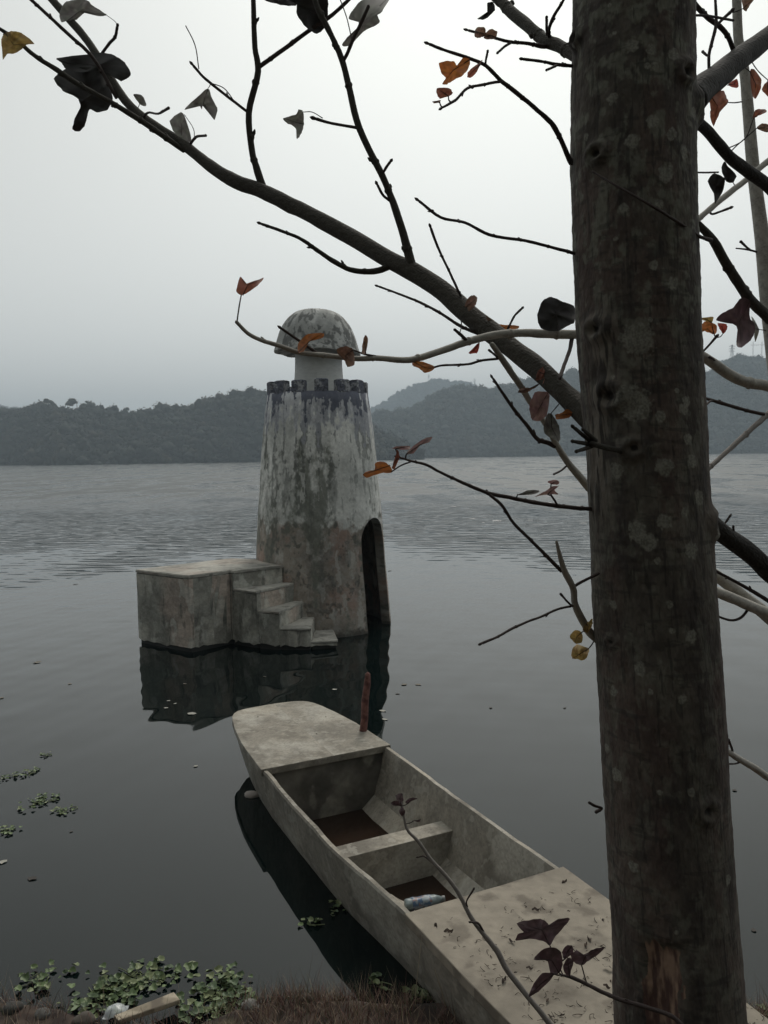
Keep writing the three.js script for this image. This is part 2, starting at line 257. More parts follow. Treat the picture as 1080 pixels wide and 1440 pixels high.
// one hill: shore line, ridge behind it; canopy trees of height "tall" stand on it
function hill(name, t, shore, ridge, tall) {
  const x0 = t[0][0], x1 = t[t.length - 1][0], n = Math.round((x1 - x0) / 12), rows = 14;
  const dirOf = px => { const r = ray(px, horizon(px)); r.y = 0; return r.normalize(); };
  const at = (px, f) => { // f: 0 shore, 1 ridge, 2 behind
    const d = dirOf(px), cosv = -d.z, top = Math.max(1, (horizon(px) - profY(t, px)) * ridge(px) / F + EYE - tall);
    const D = (f <= 1 ? lerp(shore(px), ridge(px), f) : ridge(px) * (1 + (f - 1) * 0.35)) / cosv;
    const s = f <= 1 ? Math.sin(f * Math.PI / 2) ** 1.15 : Math.cos((f - 1) * Math.PI / 2) * 0.999;
    const q = d.multiplyScalar(D); q.y = -1 + (top + 1) * s + (f > 0.05 && f < 1 ? (fbm(q.x * 0.03, q.z * 0.03, 4, 3) - 0.5) * Math.min(6, top * 0.2) : 0); return q;
  };
  const g = grid(n, rows, (i, j) => at(x0 + (x1 - x0) * i / n, 2 * j / rows));
  const m = std({ color: lin(0.030, 0.036, 0.028), roughness: 1 });
  const o = new THREE.Mesh(g, m); o.name = name; o.userData.kind = 'structure'; o.castShadow = o.receiveShadow = true; scene.add(o);
  return { at, x0, x1 };
}
function crownGeo(seed, lobes, flat = 1) { // a clumpy crown of radius about 1, base at 0
  const r = rng(seed), gs = [];
  for (let i = 0; i < lobes; i++) {
    const a = r() * 6.283, q = Math.sqrt(r()) * 0.62, h = 0.15 + r() * 1.15, s = 0.3 + r() * 0.28; const g = mergeVertices(new THREE.IcosahedronGeometry(1, 1).deleteAttribute('uv').deleteAttribute('normal'));
    const p = g.attributes.position; for (let k = 0; k < p.count; k++) { const v = V().fromBufferAttribute(p, k); const f = 1 + 0.7 * (noise(v.x * 2.3 + i * 9 + seed, v.y * 2.3, v.z * 2.3) - 0.5); p.setXYZ(k, v.x * f * s + Math.cos(a) * q * (1.1 - h * 0.4), (v.y * f * s * 0.85 + h) * flat, v.z * f * s + Math.sin(a) * q * (1.1 - h * 0.4)); }
    g.computeVertexNormals(); gs.push(g.toNonIndexed());
    for (let k = 0; k < 26; k++) { // leaf sprays round the lobe
      const u = r() * 2 - 1, b = r() * 6.283, w = Math.sqrt(1 - u * u), c = V(w * Math.cos(b), u, w * Math.sin(b)).multiplyScalar(s * (0.9 + r() * 0.45)).add(V(Math.cos(a) * q * (1.1 - h * 0.4), h, Math.sin(a) * q * (1.1 - h * 0.4)));
      const e = () => V(r() - 0.5, r() - 0.5, r() - 0.5).multiplyScalar(0.34); const t = new THREE.BufferGeometry(); const A = c.clone().add(e()), B = c.clone().add(e()), D = c.clone().add(e());
      for (const o of [A, B, D]) o.y *= flat;
      t.setAttribute('position', new THREE.Float32BufferAttribute([...A.toArray(), ...B.toArray(), ...D.toArray()], 3)); t.computeVertexNormals(); gs.push(t);
    }
  }
  return mergeGeometries(gs);
}
const CROWNS = [crownGeo(3, 7), crownGeo(8, 8), crownGeo(21, 6, 0.8)];
function forest(name, h, step, size, depthOf, seed, label, f1 = 1.12) {
  const r = rng(seed), spots = [[], [], []];
  const n = Math.round((h.x1 - h.x0) / step);
  for (let i = 0; i < n; i++) for (let j = 0; j < depthOf; j++) {
    const px = h.x0 + (i + r()) * step, f = 0.015 + (j + r()) / depthOf * f1; if (px < -120 || px > 1210) continue;
    const q = h.at(px, f); if (q.y < -0.5) continue; q.y -= 0.6; spots[Math.floor(r() * 3)].push([q, size * (0.65 + 0.75 * r() * r()), r()]);
  }
  const m = std({ color: lin(1, 1, 1), roughness: 1 });
  const o = new THREE.Group(); o.name = name; o.userData.kind = 'stuff'; tag(o, label, 'forest'); scene.add(o);
  spots.forEach((L, k) => {
    const im = new THREE.InstancedMesh(CROWNS[k], m, L.length), mt = new THREE.Matrix4(), c = new THREE.Color(); im.name = 'tree_crowns'; im.userData.kind = 'stuff'; im.castShadow = im.receiveShadow = true;
    L.forEach(([q, s, w], i) => { mt.compose(q, new THREE.Quaternion().setFromEuler(new THREE.Euler(0, w * 20, 0)), V(s, s * (0.75 + 0.5 * ((w * 7) % 1)), s)); im.setMatrixAt(i, mt); const b = 0.75 + 0.5 * ((w * 13) % 1); c.setRGB(0.030 * b + (w > 0.93 ? 0.012 : 0), 0.036 * b + (w > 0.93 ? 0.005 : 0), 0.028 * b); im.setColorAt(i, c); });
    o.add(im);
  });
}
const hillL = hill('hill_terrain', PROFILE.left, x => 330 + 40 * noise(x * 0.01, 2), x => 420, 4.5);
const hillR = hill('hill_terrain_001', PROFILE.right, x => 490 + 40 * noise(x * 0.008, 5), x => 660 + 40 * noise(x * 0.006, 9), 6);
const hillF = hill('mountain_terrain', PROFILE.far, () => 1050, () => 1320, 5);
const hillFL = hill('mountain_terrain_001', PROFILE.farleft, () => 900, () => 1150, 5);
forest('hill_forest', hillL, 5.5, 3.9, 16, 5, 'low wooded ridge on the far shore behind the tower and the platform');
forest('hill_forest_001', hillR, 4.2, 4.9, 24, 6, 'higher wooded hill on the far shore behind the leaning tree trunk');
forest('mountain_forest', hillF, 3.2, 6.4, 16, 7, 'pale hazy wooded mountain rising behind the nearer wooded hill');
forest('mountain_forest_001', hillFL, 4, 5.6, 10, 8, 'faint hazy wooded mountain just showing above the low ridge');

// unseen wood added behind the viewer to keep low sky light off facing sides
{
  const r = rng(61), L = [[], [], []]; for (let row = 0; row < 7; row++) for (let i = 0; i < 34; i++) { const x = (i + r() - 17) * 3.1, z = 9.5 + row * 4.6 + r() * 3; L[Math.floor(r() * 3)].push([V(x, groundH(x, z) + 0.4 + r() * (row < 2 ? 1.2 : 2.5), z), 3.0 + 1.6 * r(), r()]); if (row < 3) L[Math.floor(r() * 3)].push([V(x + r() - 0.5, groundH(x, z) + 4.4 + r() * 2, z + r()), 2.4 + 1.3 * r(), r()]); }
  const o = new THREE.Group(); o.name = 'bank_forest'; o.userData.kind = 'stuff'; tag(o, 'unseen dense wood added behind the bank to block low sky light', 'forest'); scene.add(o); const m = std({ color: lin(1, 1, 1), roughness: 1 });
  L.forEach((list, k) => { const im = new THREE.InstancedMesh(CROWNS[k], m, list.length), mt = new THREE.Matrix4(), c = new THREE.Color(); im.name = 'tree_crowns'; im.userData.kind = 'stuff'; im.castShadow = im.receiveShadow = true; list.forEach(([q, s2, w], i) => { mt.compose(q, new THREE.Quaternion().setFromEuler(new THREE.Euler(0, w * 20, 0)), V(s2, s2 * (0.9 + 0.5 * w), s2)); im.setMatrixAt(i, mt); im.setColorAt(i, c.setRGB(0.04 + 0.02 * w, 0.05 + 0.02 * w, 0.03)); }); o.add(im); });
}
// trees that stand out on the skyline
function skylineTree(px, pyTop, ridgeD, hgt, wid, label, seed) {
  const d = ray(px, horizon(px)); d.y = 0; d.normalize(); const b = d.multiplyScalar(ridgeD / -d.z); const top = (horizon(px) - pyTop) * ridgeD / F + EYE; b.y = top - hgt;
  const t = thing('skyline_tree', b, label, 'tree', 'trees standing out on the ridge');
  const r = rng(seed); part('trunk', tube([{ p: b.clone().add(V(0, -2, 0)), r: 0.28 }, { p: b.clone().add(V(0.15, hgt * 0.5, 0)), r: 0.2 }, { p: b.clone().add(V(0, hgt * 0.85, 0)), r: 0.09 }], 6, 3), M.limb, t);
  const gs = []; for (let i = 0; i < 4; i++) { const g = CROWNS[2].clone(); const s = wid * (0.28 + 0.2 * r()); g.scale(s, s * 0.55, s); g.translate(b.x + (r() - 0.5) * wid * 0.8, b.y + hgt * (0.55 + 0.25 * r()), b.z + (r() - 0.5) * wid * 0.6); gs.push(g); }
  part('crown', mergeGeometries(gs), std({ color: lin(0.05, 0.057, 0.035) }), t);
}
skylineTree(57, 566, 419, 5.5, 4.5, 'small round tree on the low ridge, beside the taller flat-crowned one', 4);
skylineTree(74, 561, 420, 7.5, 5.5, 'tallest flat-crowned tree on the low ridge', 5);
skylineTree(111, 564, 421, 6.5, 8, 'widest spreading tree on the low ridge', 6);
skylineTree(131, 563, 420, 7, 5, 'thin-crowned open tree beside the widest spreading tree', 7);
skylineTree(182, 573, 420, 5, 4, 'small lone tree on the bare stretch of the low ridge', 8);
skylineTree(733, 534, 690, 8, 9, 'bushy tree on the hill crest seen under the crossing branches', 9);
function pylon(px, pyBase, dist, hgt, label, kind) {
  const d = ray(px, horizon(px)); d.y = 0; d.normalize(); const b = d.multiplyScalar(dist / -d.z); b.y = (horizon(px) - pyBase) * dist / F + EYE - 2;
  const m = std({ color: lin(0.2, 0.2, 0.2), roughness: 0.6 }), k = hgt * 0.011; const bar = (p, q, r = k) => tube([{ p: b.clone().add(p), r }, { p: b.clone().add(q), r: r * 0.9 }], 5, 1, 0);
  if (kind === 'lattice') {
    const t = thing('power_pylon', b, label, 'pylon', 'power pylons on the hilltops'), w = hgt * 0.11, h = hgt + 2;
    for (const [x, z] of [[-1, -1], [1, -1], [1, 1], [-1, 1]]) part('leg', bar(V(x * w, 0, z * w), V(x * w * 0.15, h, z * w * 0.15)), m, t);
    for (const f of [0.68, 0.8, 0.92]) part('cross_arm', mergeGeometries([bar(V(-hgt * 0.17, h * f, 0), V(hgt * 0.17, h * f, 0)), bar(V(-hgt * 0.17, h * f, 0), V(0, h * (f + 0.05), 0), k * 0.7), bar(V(hgt * 0.17, h * f, 0), V(0, h * (f + 0.05), 0), k * 0.7)]), m, t);
    for (let i = 0; i < 5; i++) { const a = i / 6, c = (i + 1) / 6, wa = w * (1 - 0.85 * a), wc = w * (1 - 0.85 * c); part('brace', mergeGeometries([bar(V(-wa, h * a, wa), V(wc, h * c, wc), k * 0.6), bar(V(wa, h * a, wa), V(-wc, h * c, wc), k * 0.6)]), m, t); }
  } else {
    const t = thing('power_pole_frame', b, label, 'pylon'), w = hgt * 0.22, h = hgt + 2;
    for (const s of [-1, 1]) part('pole', bar(V(s * w, 0, 0), V(s * w, h, 0), k * 1.3), m, t);
    part('cross_arm', bar(V(-w * 1.5, h * 0.86, 0), V(w * 1.5, h * 0.86, 0)), m, t);
  }
}
pylon(1027, 512, 670, 15, 'lattice pylon on the crest of the higher wooded hill', 'lattice');
pylon(1062.5, 511, 680, 17, 'two-pole power line frame on the higher wooded hill', 'frame');
pylon(604, 539, 1326, 13, 'tiny lattice pylon on the left shoulder of the hazy mountain', 'lattice');
pylon(668, 546, 1326, 14.5, 'tiny lattice pylon on the right shoulder of the hazy mountain', 'lattice');
function farHouse(px, py, dist, w, h, label) {
  const d = ray(px, horizon(px)); d.y = 0; d.normalize(); const b = d.multiplyScalar(dist / -d.z); b.y = (horizon(px) - py) * dist / F + EYE;
  const t = thing('hill_house', b, label, 'house', 'houses on the hazy mountain'); const box = (x, y, z, W, H2, D) => { const g = new THREE.BoxGeometry(W, H2, D); g.translate(b.x + x, b.y + y, b.z + z); return g; };
  part('wall', box(0, h / 2 - 2, 0, w, h + 4, 5), std({ color: lin(0.7, 0.7, 0.68) }), t); part('roof', box(0, h + 0.3, 0, w + 0.8, 0.6, 6), std({ color: lin(0.3, 0.28, 0.26) }), t);
}
farHouse(640, 548, 1285, 8.5, 5.4, 'long pale house on the hazy mountain');
farHouse(626, 551, 1278, 5.2, 4, 'small pale house beside the long one on the mountain');

// ------------------------------------------------------------------ lighthouse-shaped tower with platform and winding steps
{
  const T0 = V(-0.875, 0, -10.9), TOP = 3.13;
  const PR = [[-0.6, 0.985], [0, 0.95], [0.45, 0.918], [0.87, 0.884], [1.54, 0.84], [2.3, 0.78], [2.89, 0.717], [TOP, 0.678]];
  const rad = y => { for (let i = 1; i < PR.length; i++) if (y <= PR[i][0]) return lerp(PR[i - 1][1], PR[i][1], (y - PR[i - 1][0]) / (PR[i][0] - PR[i - 1][0])); return PR[PR.length - 1][1]; };
  const t = thing('lighthouse_tower', T0, 'weathered whitewashed lighthouse-shaped tower with arched doorway standing in the lake', 'tower');
  // plaster: whitewash over brown cement, black mould running down
  const FRONT = Math.atan2(0.997, 0.08);
  const wallTex = tex(1536, 1024, (u, v) => {
    const a = u * Math.PI * 2, h = v * 3.4, x = Math.cos(a) * 0.82, z = Math.sin(a) * 0.82;
    const n = fbm(x * 3 + 9, h * 3, z * 3 + 4, 5), f = fbm(x * 24 + 2, h * 20, z * 24, 3), g = fbm(x * 60, h * 60, z * 60, 2), st = fbm(x * 5 + 3, h * 0.9, z * 5 + 8, 5), st2 = fbm(x * 15 + 13, h * 1.6, z * 15 + 5, 5), fl = fbm(x * 15, h * 12, z * 15 + 40, 5), sp = fbm(x * 40 + 5, h * 26, z * 40, 3);
    let c = mix3([0.45, 0.455, 0.43], [0.66, 0.66, 0.625], smoothstep(n, 0.32, 0.6));
    // whitewash gone from the lower third, brown cement bare
    const edge = 1.38 + (fbm(x * 2.5, 7, z * 2.5, 3) - 0.5) * 0.5 + (fl - 0.5) * 0.45;
    const low = 1 - smoothstep(h, edge - 0.07, edge + 0.05);
    let cem = mix3([0.155, 0.138, 0.118], [0.30, 0.262, 0.222], smoothstep(fbm(x * 4, h * 3, z * 4 + 20, 5), 0.3, 0.7));
    cem = mix3(cem, [0.31, 0.205, 0.165], 0.6 * smoothstep(fbm(x * 3.2 + 8, h * 2.2, z * 3.2, 4), 0.48, 0.66));
    cem = mix3(cem, [0.07, 0.066, 0.056], 0.7 * smoothstep(fl * 0.7 + sp * 0.3, 0.55, 0.66));
    cem = mix3(cem, [0.43, 0.42, 0.385], 0.55 * smoothstep(fbm(x * 12 + 31, h * 6, z * 12, 5), 0.60, 0.66));
    c = mix3(c, cem, low * (0.82 + 0.18 * smoothstep(f, 0.3, 0.6)));
    // grey-green growth down the middle of the side that faces the bank
    let da = Math.abs(a - FRONT - 0.05); if (da > Math.PI) da = 2 * Math.PI - da;
    const band = Math.exp(-((da / 0.5) ** 2)) * smoothstep(h, 1.0, 1.5) * (1 - smoothstep(h, 2.2, 2.9));
    c = mix3(c, [0.14, 0.147, 0.122], 0.85 * smoothstep(st * 0.75 + band * 0.2 + 0.3 * (fl - 0.5) + 0.16 * (sp - 0.5), 0.43, 0.60));
    // black mould running down in drips, most of it under the battlements
    const topW = smoothstep(h, 1.3, 3.1);
    c = mix3(c, [0.065, 0.07, 0.066], 0.76 * smoothstep(st2 * 0.62 + fl * 0.24 + 0.14 * sp + topW * 0.075, 0.555, 0.60) * (0.35 + 0.65 * topW));
    c = mix3(c, [0.6, 0.6, 0.57], 0.6 * smoothstep(fbm(x * 13 + 61, h * 5, z * 13, 5), 0.60, 0.65) * smoothstep(h, 1.1, 1.8));
    // flaking blue-violet paint round the battlements
    const pe = h + (fl - 0.5) * 0.8 + (st2 - 0.5) * 0.9; c = mix3(c, [0.38, 0.39, 0.44], 0.55 * smoothstep(pe, 2.62, 2.74)); c = mix3(c, [0.078, 0.086, 0.118], 0.88 * smoothstep(pe + 0.25 * (sp - 0.5), 2.98, 3.04));
    // waterline scum
    c = mix3(c, [0.05, 0.048, 0.04], 0.85 * (1 - smoothstep(h + (fl - 0.5) * 0.2, 0.02, 0.09)));
    const k = (0.94 + 0.5 * f) * (0.86 + 0.28 * g); return c.map(q => q * k);
  });
  const wallBump = grey(512, 512, (u, v) => 0.5 * fbm(u * 130, v * 90, 5, 3) + 0.5 * fbm(u * 26, v * 18, 8, 3));
  const wallM = std({ map: wallTex, bumpMap: wallBump, bumpScale: 0.008, roughness: 0.95 });
  const cylUV = g => { g = g.index ? g.toNonIndexed() : g; const p = g.attributes.position, uv = new Float32Array(p.count * 2); for (let i = 0; i < p.count; i += 3) { const us = [0, 1, 2].map(k => { let a = Math.atan2(p.getZ(i + k), p.getX(i + k)) / (2 * Math.PI); return a < 0 ? a + 1 : a; }); const mx = Math.max(...us), mn = Math.min(...us); us.forEach((q, k) => { uv[(i + k) * 2] = mx - mn > 0.5 && q < 0.5 ? q + 1 : q; uv[(i + k) * 2 + 1] = p.getY(i + k) / 3.4; }); } g.setAttribute('uv', new THREE.BufferAttribute(uv, 2)); return g; };
  // wall shell with its arched opening
  const prof = []; for (let i = 0; i <= 30; i++) { const y = lerp(-0.6, TOP, i / 30); prof.push(new THREE.Vector2(rad(y) + 0.006 * (noise(y * 9, 4) - 0.5), y)); }
  for (let i = 0; i <= 12; i++) { const y = lerp(TOP, -0.6, i / 12); prof.push(new THREE.Vector2(rad(y) - 0.12, y)); }
  prof.push(prof[0].clone());
  const shell = new THREE.LatheGeometry(prof, 96, Math.PI);
  const sh = new THREE.Shape(); const hw = 0.315, sp = 1.14; sh.moveTo(-hw, -0.9); sh.lineTo(hw, -0.9); sh.lineTo(hw - 0.02, sp); for (let i = 1; i <= 16; i++) { const a = Math.PI * i / 16; sh.lineTo(Math.cos(a) * (hw - 0.02), sp + Math.sin(a) * 0.34); } sh.closePath();
  const arch = new THREE.ExtrudeGeometry(sh, { depth: 1.3, bevelEnabled: false, curveSegments: 8 });
  const phi = Math.atan2(0.08, 0.997) + THREE.MathUtils.degToRad(57); arch.rotateY(phi); arch.translate(Math.sin(phi) * 0.3, 0, Math.cos(phi) * 0.3);
  const A = new Brush(shell, wallM), B = new Brush(arch, wallM); A.updateMatrixWorld(); B.updateMatrixWorld();
  const ev = new Evaluator(); ev.useGroups = false; ev.attributes = ['position', 'normal', 'uv'];
  const cut = ev.evaluate(A, B, SUBTRACTION).geometry;
  lpart('wall', cylUV(cut), wallM, t);
  // roof floor inside the battlements
  const fl = new THREE.CylinderGeometry(rad(TOP) - 0.1, rad(TOP) - 0.1, 0.08, 48); fl.translate(0, TOP - 0.09, 0); lpart('roof_slab', boxUV(fl, 2.2), M.pier, t);
  // battlements
  const merM = std({ roughness: 0.95, map: tex(256, 256, (u, v) => { const f = fbm(u * 9, v * 9, 6, 4), g = fbm(u * 40, v * 40, 2, 3); const c = mix3([0.15, 0.16, 0.20], [0.42, 0.43, 0.45], smoothstep(f, 0.5, 0.66)); return mix3(c, [0.04, 0.04, 0.042], 0.6 * smoothstep(g, 0.52, 0.66)); }) });
  const NM = 14, per = 2 * Math.PI / NM, off = 1.49 + Math.PI * 2 * 0; const rr = rng(5);
  for (let i = 0; i < NM; i++) {
    const a0 = FRONT - 0.07 + i * per, w = per * (0.275 + 0.03 * rr()), R1 = rad(TOP) + 0.004, R0 = R1 - 0.125, hh = 0.142 + 0.02 * rr(), n = 6, lean = (rr() - 0.5) * 0.012;
    const ring = []; const q = (rd, an, y) => V(Math.cos(an) * rd, y, Math.sin(an) * rd);
    const g = grid(n, 5, (k, j) => { const an = a0 + (k / n * 2 - 1) * w, s = j < 5 ? j : 0; const e = k === 0 || k === n ? 0.008 : 0; return [q(R1, an, TOP - 0.03), q(R1 + lean, an, TOP + hh - 0.012 - e), q(R1 - 0.012 + lean, an, TOP + hh - e), q(R0 + 0.012 + lean, an, TOP + hh - e), q(R0 + lean, an, TOP + hh - 0.012 - e), q(R0, an, TOP - 0.03)][j]; });
    const caps = [-1, 1].map(s => { const an = a0 + s * w, pts = [q(R1, an, TOP - 0.03), q(R1 + lean, an, TOP + hh - 0.02), q(R0 + lean, an, TOP + hh - 0.02), q(R0, an, TOP - 0.03)]; const c = new THREE.BufferGeometry(); c.setAttribute('position', new THREE.Float32BufferAttribute([0, 1, 2, 0, 2, 3].flatMap(k => pts[k].toArray()), 3)); c.computeVertexNormals(); return c; });
    const all = mergeGeometries([toCreasedNormals(g, 0.6).deleteAttribute('uv'), ...caps]); lpart('merlon', boxUV(all, 0.6), merM, t);
  }
  // lantern neck and dome cap
  const neckM = std({ roughness: 0.9, map: tex(256, 256, (u, v) => { const f = fbm(u * 5, v * 3, 2, 4), k = 0.9 + 0.2 * fbm(u * 40, v * 40, 8, 2); return mix3([0.64, 0.65, 0.64], [0.72, 0.73, 0.715], smoothstep(f, 0.3, 0.7)).map(q => q * k); }) });
  const neckP = [[0.335, TOP - 0.06], [0.33, TOP + 0.2], [0.318, 3.5], [0.312, 3.80]].map(([a, b]) => new THREE.Vector2(a, b)); const neck = new THREE.LatheGeometry(neckP, 48); neck.translate(0.02, 0, 0); lpart('lantern_neck', neck, neckM, t);
  const domeM = std({ roughness: 0.95, bumpMap: wallBump, bumpScale: 0.006, map: tex(768, 512, (u, v) => { const a = u * Math.PI * 2, h = v * 1.5, x = Math.cos(a) * 0.5, z = Math.sin(a) * 0.5; const n = fbm(x * 5 + 7, h * 4, z * 5, 4), m = fbm(x * 17 + 2, h * 10, z * 17 + 9, 5), g = fbm(x * 30, h * 30, z * 30, 3); let c = mix3([0.36, 0.365, 0.35], [0.56, 0.565, 0.545], smoothstep(n, 0.35, 0.65)); c = mix3(c, [0.10, 0.104, 0.1], 0.8 * smoothstep(m * 0.65 + g * 0.2 + n * 0.15, 0.485, 0.58)); return c.map(q => q * (0.8 + 0.4 * g)); }) });
  const dp = [[0.30, 3.74], [0.50, 3.705], [0.545, 3.675], [0.575, 3.672], [0.58, 3.69], [0.56, 3.75], [0.535, 3.84], [0.50, 3.95], [0.45, 4.05], [0.375, 4.145], [0.28, 4.215], [0.17, 4.25], [0.06, 4.262], [0.001, 4.264]].map(([a, b]) => new THREE.Vector2(a, b));
  const dome = new THREE.LatheGeometry(new THREE.SplineCurve(dp).getPoints(50), 64);
  { const p = dome.attributes.position; for (let i = 0; i < p.count; i++) { const x = p.getX(i), y = p.getY(i), z = p.getZ(i), k = 1 + 0.035 * (fbm(x * 5 + 3, y * 5, z * 5, 3) - 0.5); const low = 1 - smoothstep(y, 3.68, 3.8); p.setXYZ(i, x * k + 0.005, y - x * 0.035 + low * 0.03 * (noise(x * 8, z * 8, 2) - 0.5), z * k); } dome.computeVertexNormals(); }
  lpart('dome_cap', dome, domeM, t);

  // platform and steps, a masonry prism each; outline points in the tower's own coordinates
  const L = (x, z) => [x - T0.x, z - T0.z];
  function prism(pts, y0, y1, seed, lip = 0.012, jag = 0) {
    const rows = [[y0, 0], [lerp(y0, y1, 0.35), 0], [lerp(y0, y1, 0.7), 0], [y1 - 0.012, 0], [y1, -lip]]; const cx = pts.reduce((s, p) => s + p[0], 0) / pts.length, cz = pts.reduce((s, p) => s + p[1], 0) / pts.length;
    const out = []; pts.forEach((p, i) => { const q = pts[(i + 1) % pts.length], n = Math.max(2, Math.round(Math.hypot(q[0] - p[0], q[1] - p[1]) / 0.06)); for (let k = 0; k < n; k++) out.push([lerp(p[0], q[0], k / n), lerp(p[1], q[1], k / n), k === 0]); });
    const g = grid(out.length, rows.length - 1, (i, j) => { const o = out[i % out.length], dx = cx - o[0], dz = cz - o[1], l = Math.hypot(dx, dz) || 1; const y = rows[j][0]; const w = 0.010 * (fbm(o[0] * 9 + seed, y * 9, o[1] * 9, 3) - 0.5) + (j === 4 ? 0.012 : 0) + (o[2] ? 0.008 : 0); return V(o[0] + dx / l * w, y + (j === 0 && jag ? jag * (fbm(o[0] * 14, o[1] * 14, seed, 3) - 0.5) : 0) + (j >= 3 ? 0.005 * (noise(o[0] * 7, o[1] * 7, seed) - 0.5) : 0), o[1] + dz / l * w); }, true);
    const top = new THREE.Shape(out.map((o, i) => { const dx = cx - o[0], dz = cz - o[1], l = Math.hypot(dx, dz) || 1; const w = 0.010 * (fbm(o[0] * 9 + seed, y1 * 9, o[1] * 9, 3) - 0.5) + 0.012 + (o[2] ? 0.008 : 0); return new THREE.Vector2(o[0] + dx / l * w, -(o[1] + dz / l * w)); }));
    const tg = new THREE.ShapeGeometry(top); tg.rotateX(-Math.PI / 2); const p = tg.attributes.position; for (let i = 0; i < p.count; i++) p.setY(i, y1 + 0.005 * (noise(p.getX(i) * 7, p.getZ(i) * 7, seed) - 0.5));
    const flat = q => { q = q.index ? q.toNonIndexed() : q; q.deleteAttribute('uv'); q.deleteAttribute('normal'); return q; };
    const m = mergeGeometries([flat(g), flat(tg)]); return boxUV(toCreasedNormals(m, 0.5), 2.2);
  }
  const footM = std({ roughness: 0.6, color: lin(0.02, 0.021, 0.018) });
  const shrink = (pts, d) => { const cx = pts.reduce((q, p) => q + p[0], 0) / pts.length, cz = pts.reduce((q, p) => q + p[1], 0) / pts.length; return pts.map(p => { const l = Math.hypot(p[0] - cx, p[1] - cz); return [lerp(p[0], cx, d / l), lerp(p[1], cz, d / l)]; }); };
  const standing = (name, pts, y1, seed) => { lpart(name, prism(pts, 0.05, y1, seed, 0.012, 0.09), M.pier, t); lpart('footing', prism(shrink(pts, 0.03), -0.35, 0.075, seed + 50), footM, t); };
  const PA = L(-3.10, -9.86), PB = L(-2.30, -9.28), PC = L(-1.90, -9.69), PE = L(-2.10, -10.84), PI = L(-1.30, -10.32), PI2 = L(-1.55, -10.62);
  standing('platform', [PA, PB, PC, PI, PI2, PE], 0.885, 3);
  const grow = (p, c, k) => [c[0] + (p[0] - c[0]) * k, c[1] + (p[1] - c[1]) * k], pc = L(-2.3, -10.1);
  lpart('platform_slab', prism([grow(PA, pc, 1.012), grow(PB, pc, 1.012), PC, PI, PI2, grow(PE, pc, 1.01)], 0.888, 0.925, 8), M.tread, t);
  const C2 = L(-1.86, -9.665), b1 = L(-1.54, -9.45), b2 = L(-1.262, -9.355), b3 = L(-0.895, -9.34), b4 = L(-0.59, -9.425);
  const inn = [L(-1.30, -10.1), L(-1.14, -10.06), L(-1.02, -10.08), L(-0.9, -10.1), L(-0.68, -10.1)];
  const lv = [0.70, 0.47, 0.27, 0.085], oo = [C2, b1, b2, b3, b4];
  // the side wall runs on under the treads, so that every step starts from the water
  standing('stair_landing', [L(-1.895, -9.69), C2, inn[0], L(-1.45, -10.2)], 0.888, 11);
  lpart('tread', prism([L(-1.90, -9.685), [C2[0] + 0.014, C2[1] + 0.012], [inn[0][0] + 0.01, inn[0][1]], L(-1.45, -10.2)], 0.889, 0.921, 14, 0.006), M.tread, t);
  for (let k = 0; k < 4; k++) {
    const pts = [oo[k], oo[k + 1], inn[k + 1], inn[k]].map((p, n) => n === 1 ? [p[0] + 0.004 * k, p[1] + 0.003 * k] : p), y = lv[k] + (k === 3 ? 0.02 : 0), mid = [(pts[0][0] + pts[2][0]) / 2, (pts[0][1] + pts[2][1]) / 2];
    standing('step', pts, y - 0.026, 20 + k);
    lpart('tread', prism(pts.map((p, n) => n === 1 ? grow(p, mid, 1.05) : n === 2 ? grow(p, mid, 1.0) : p), y - 0.025, y, 30 + k, 0.006), M.tread, t);
  }
}

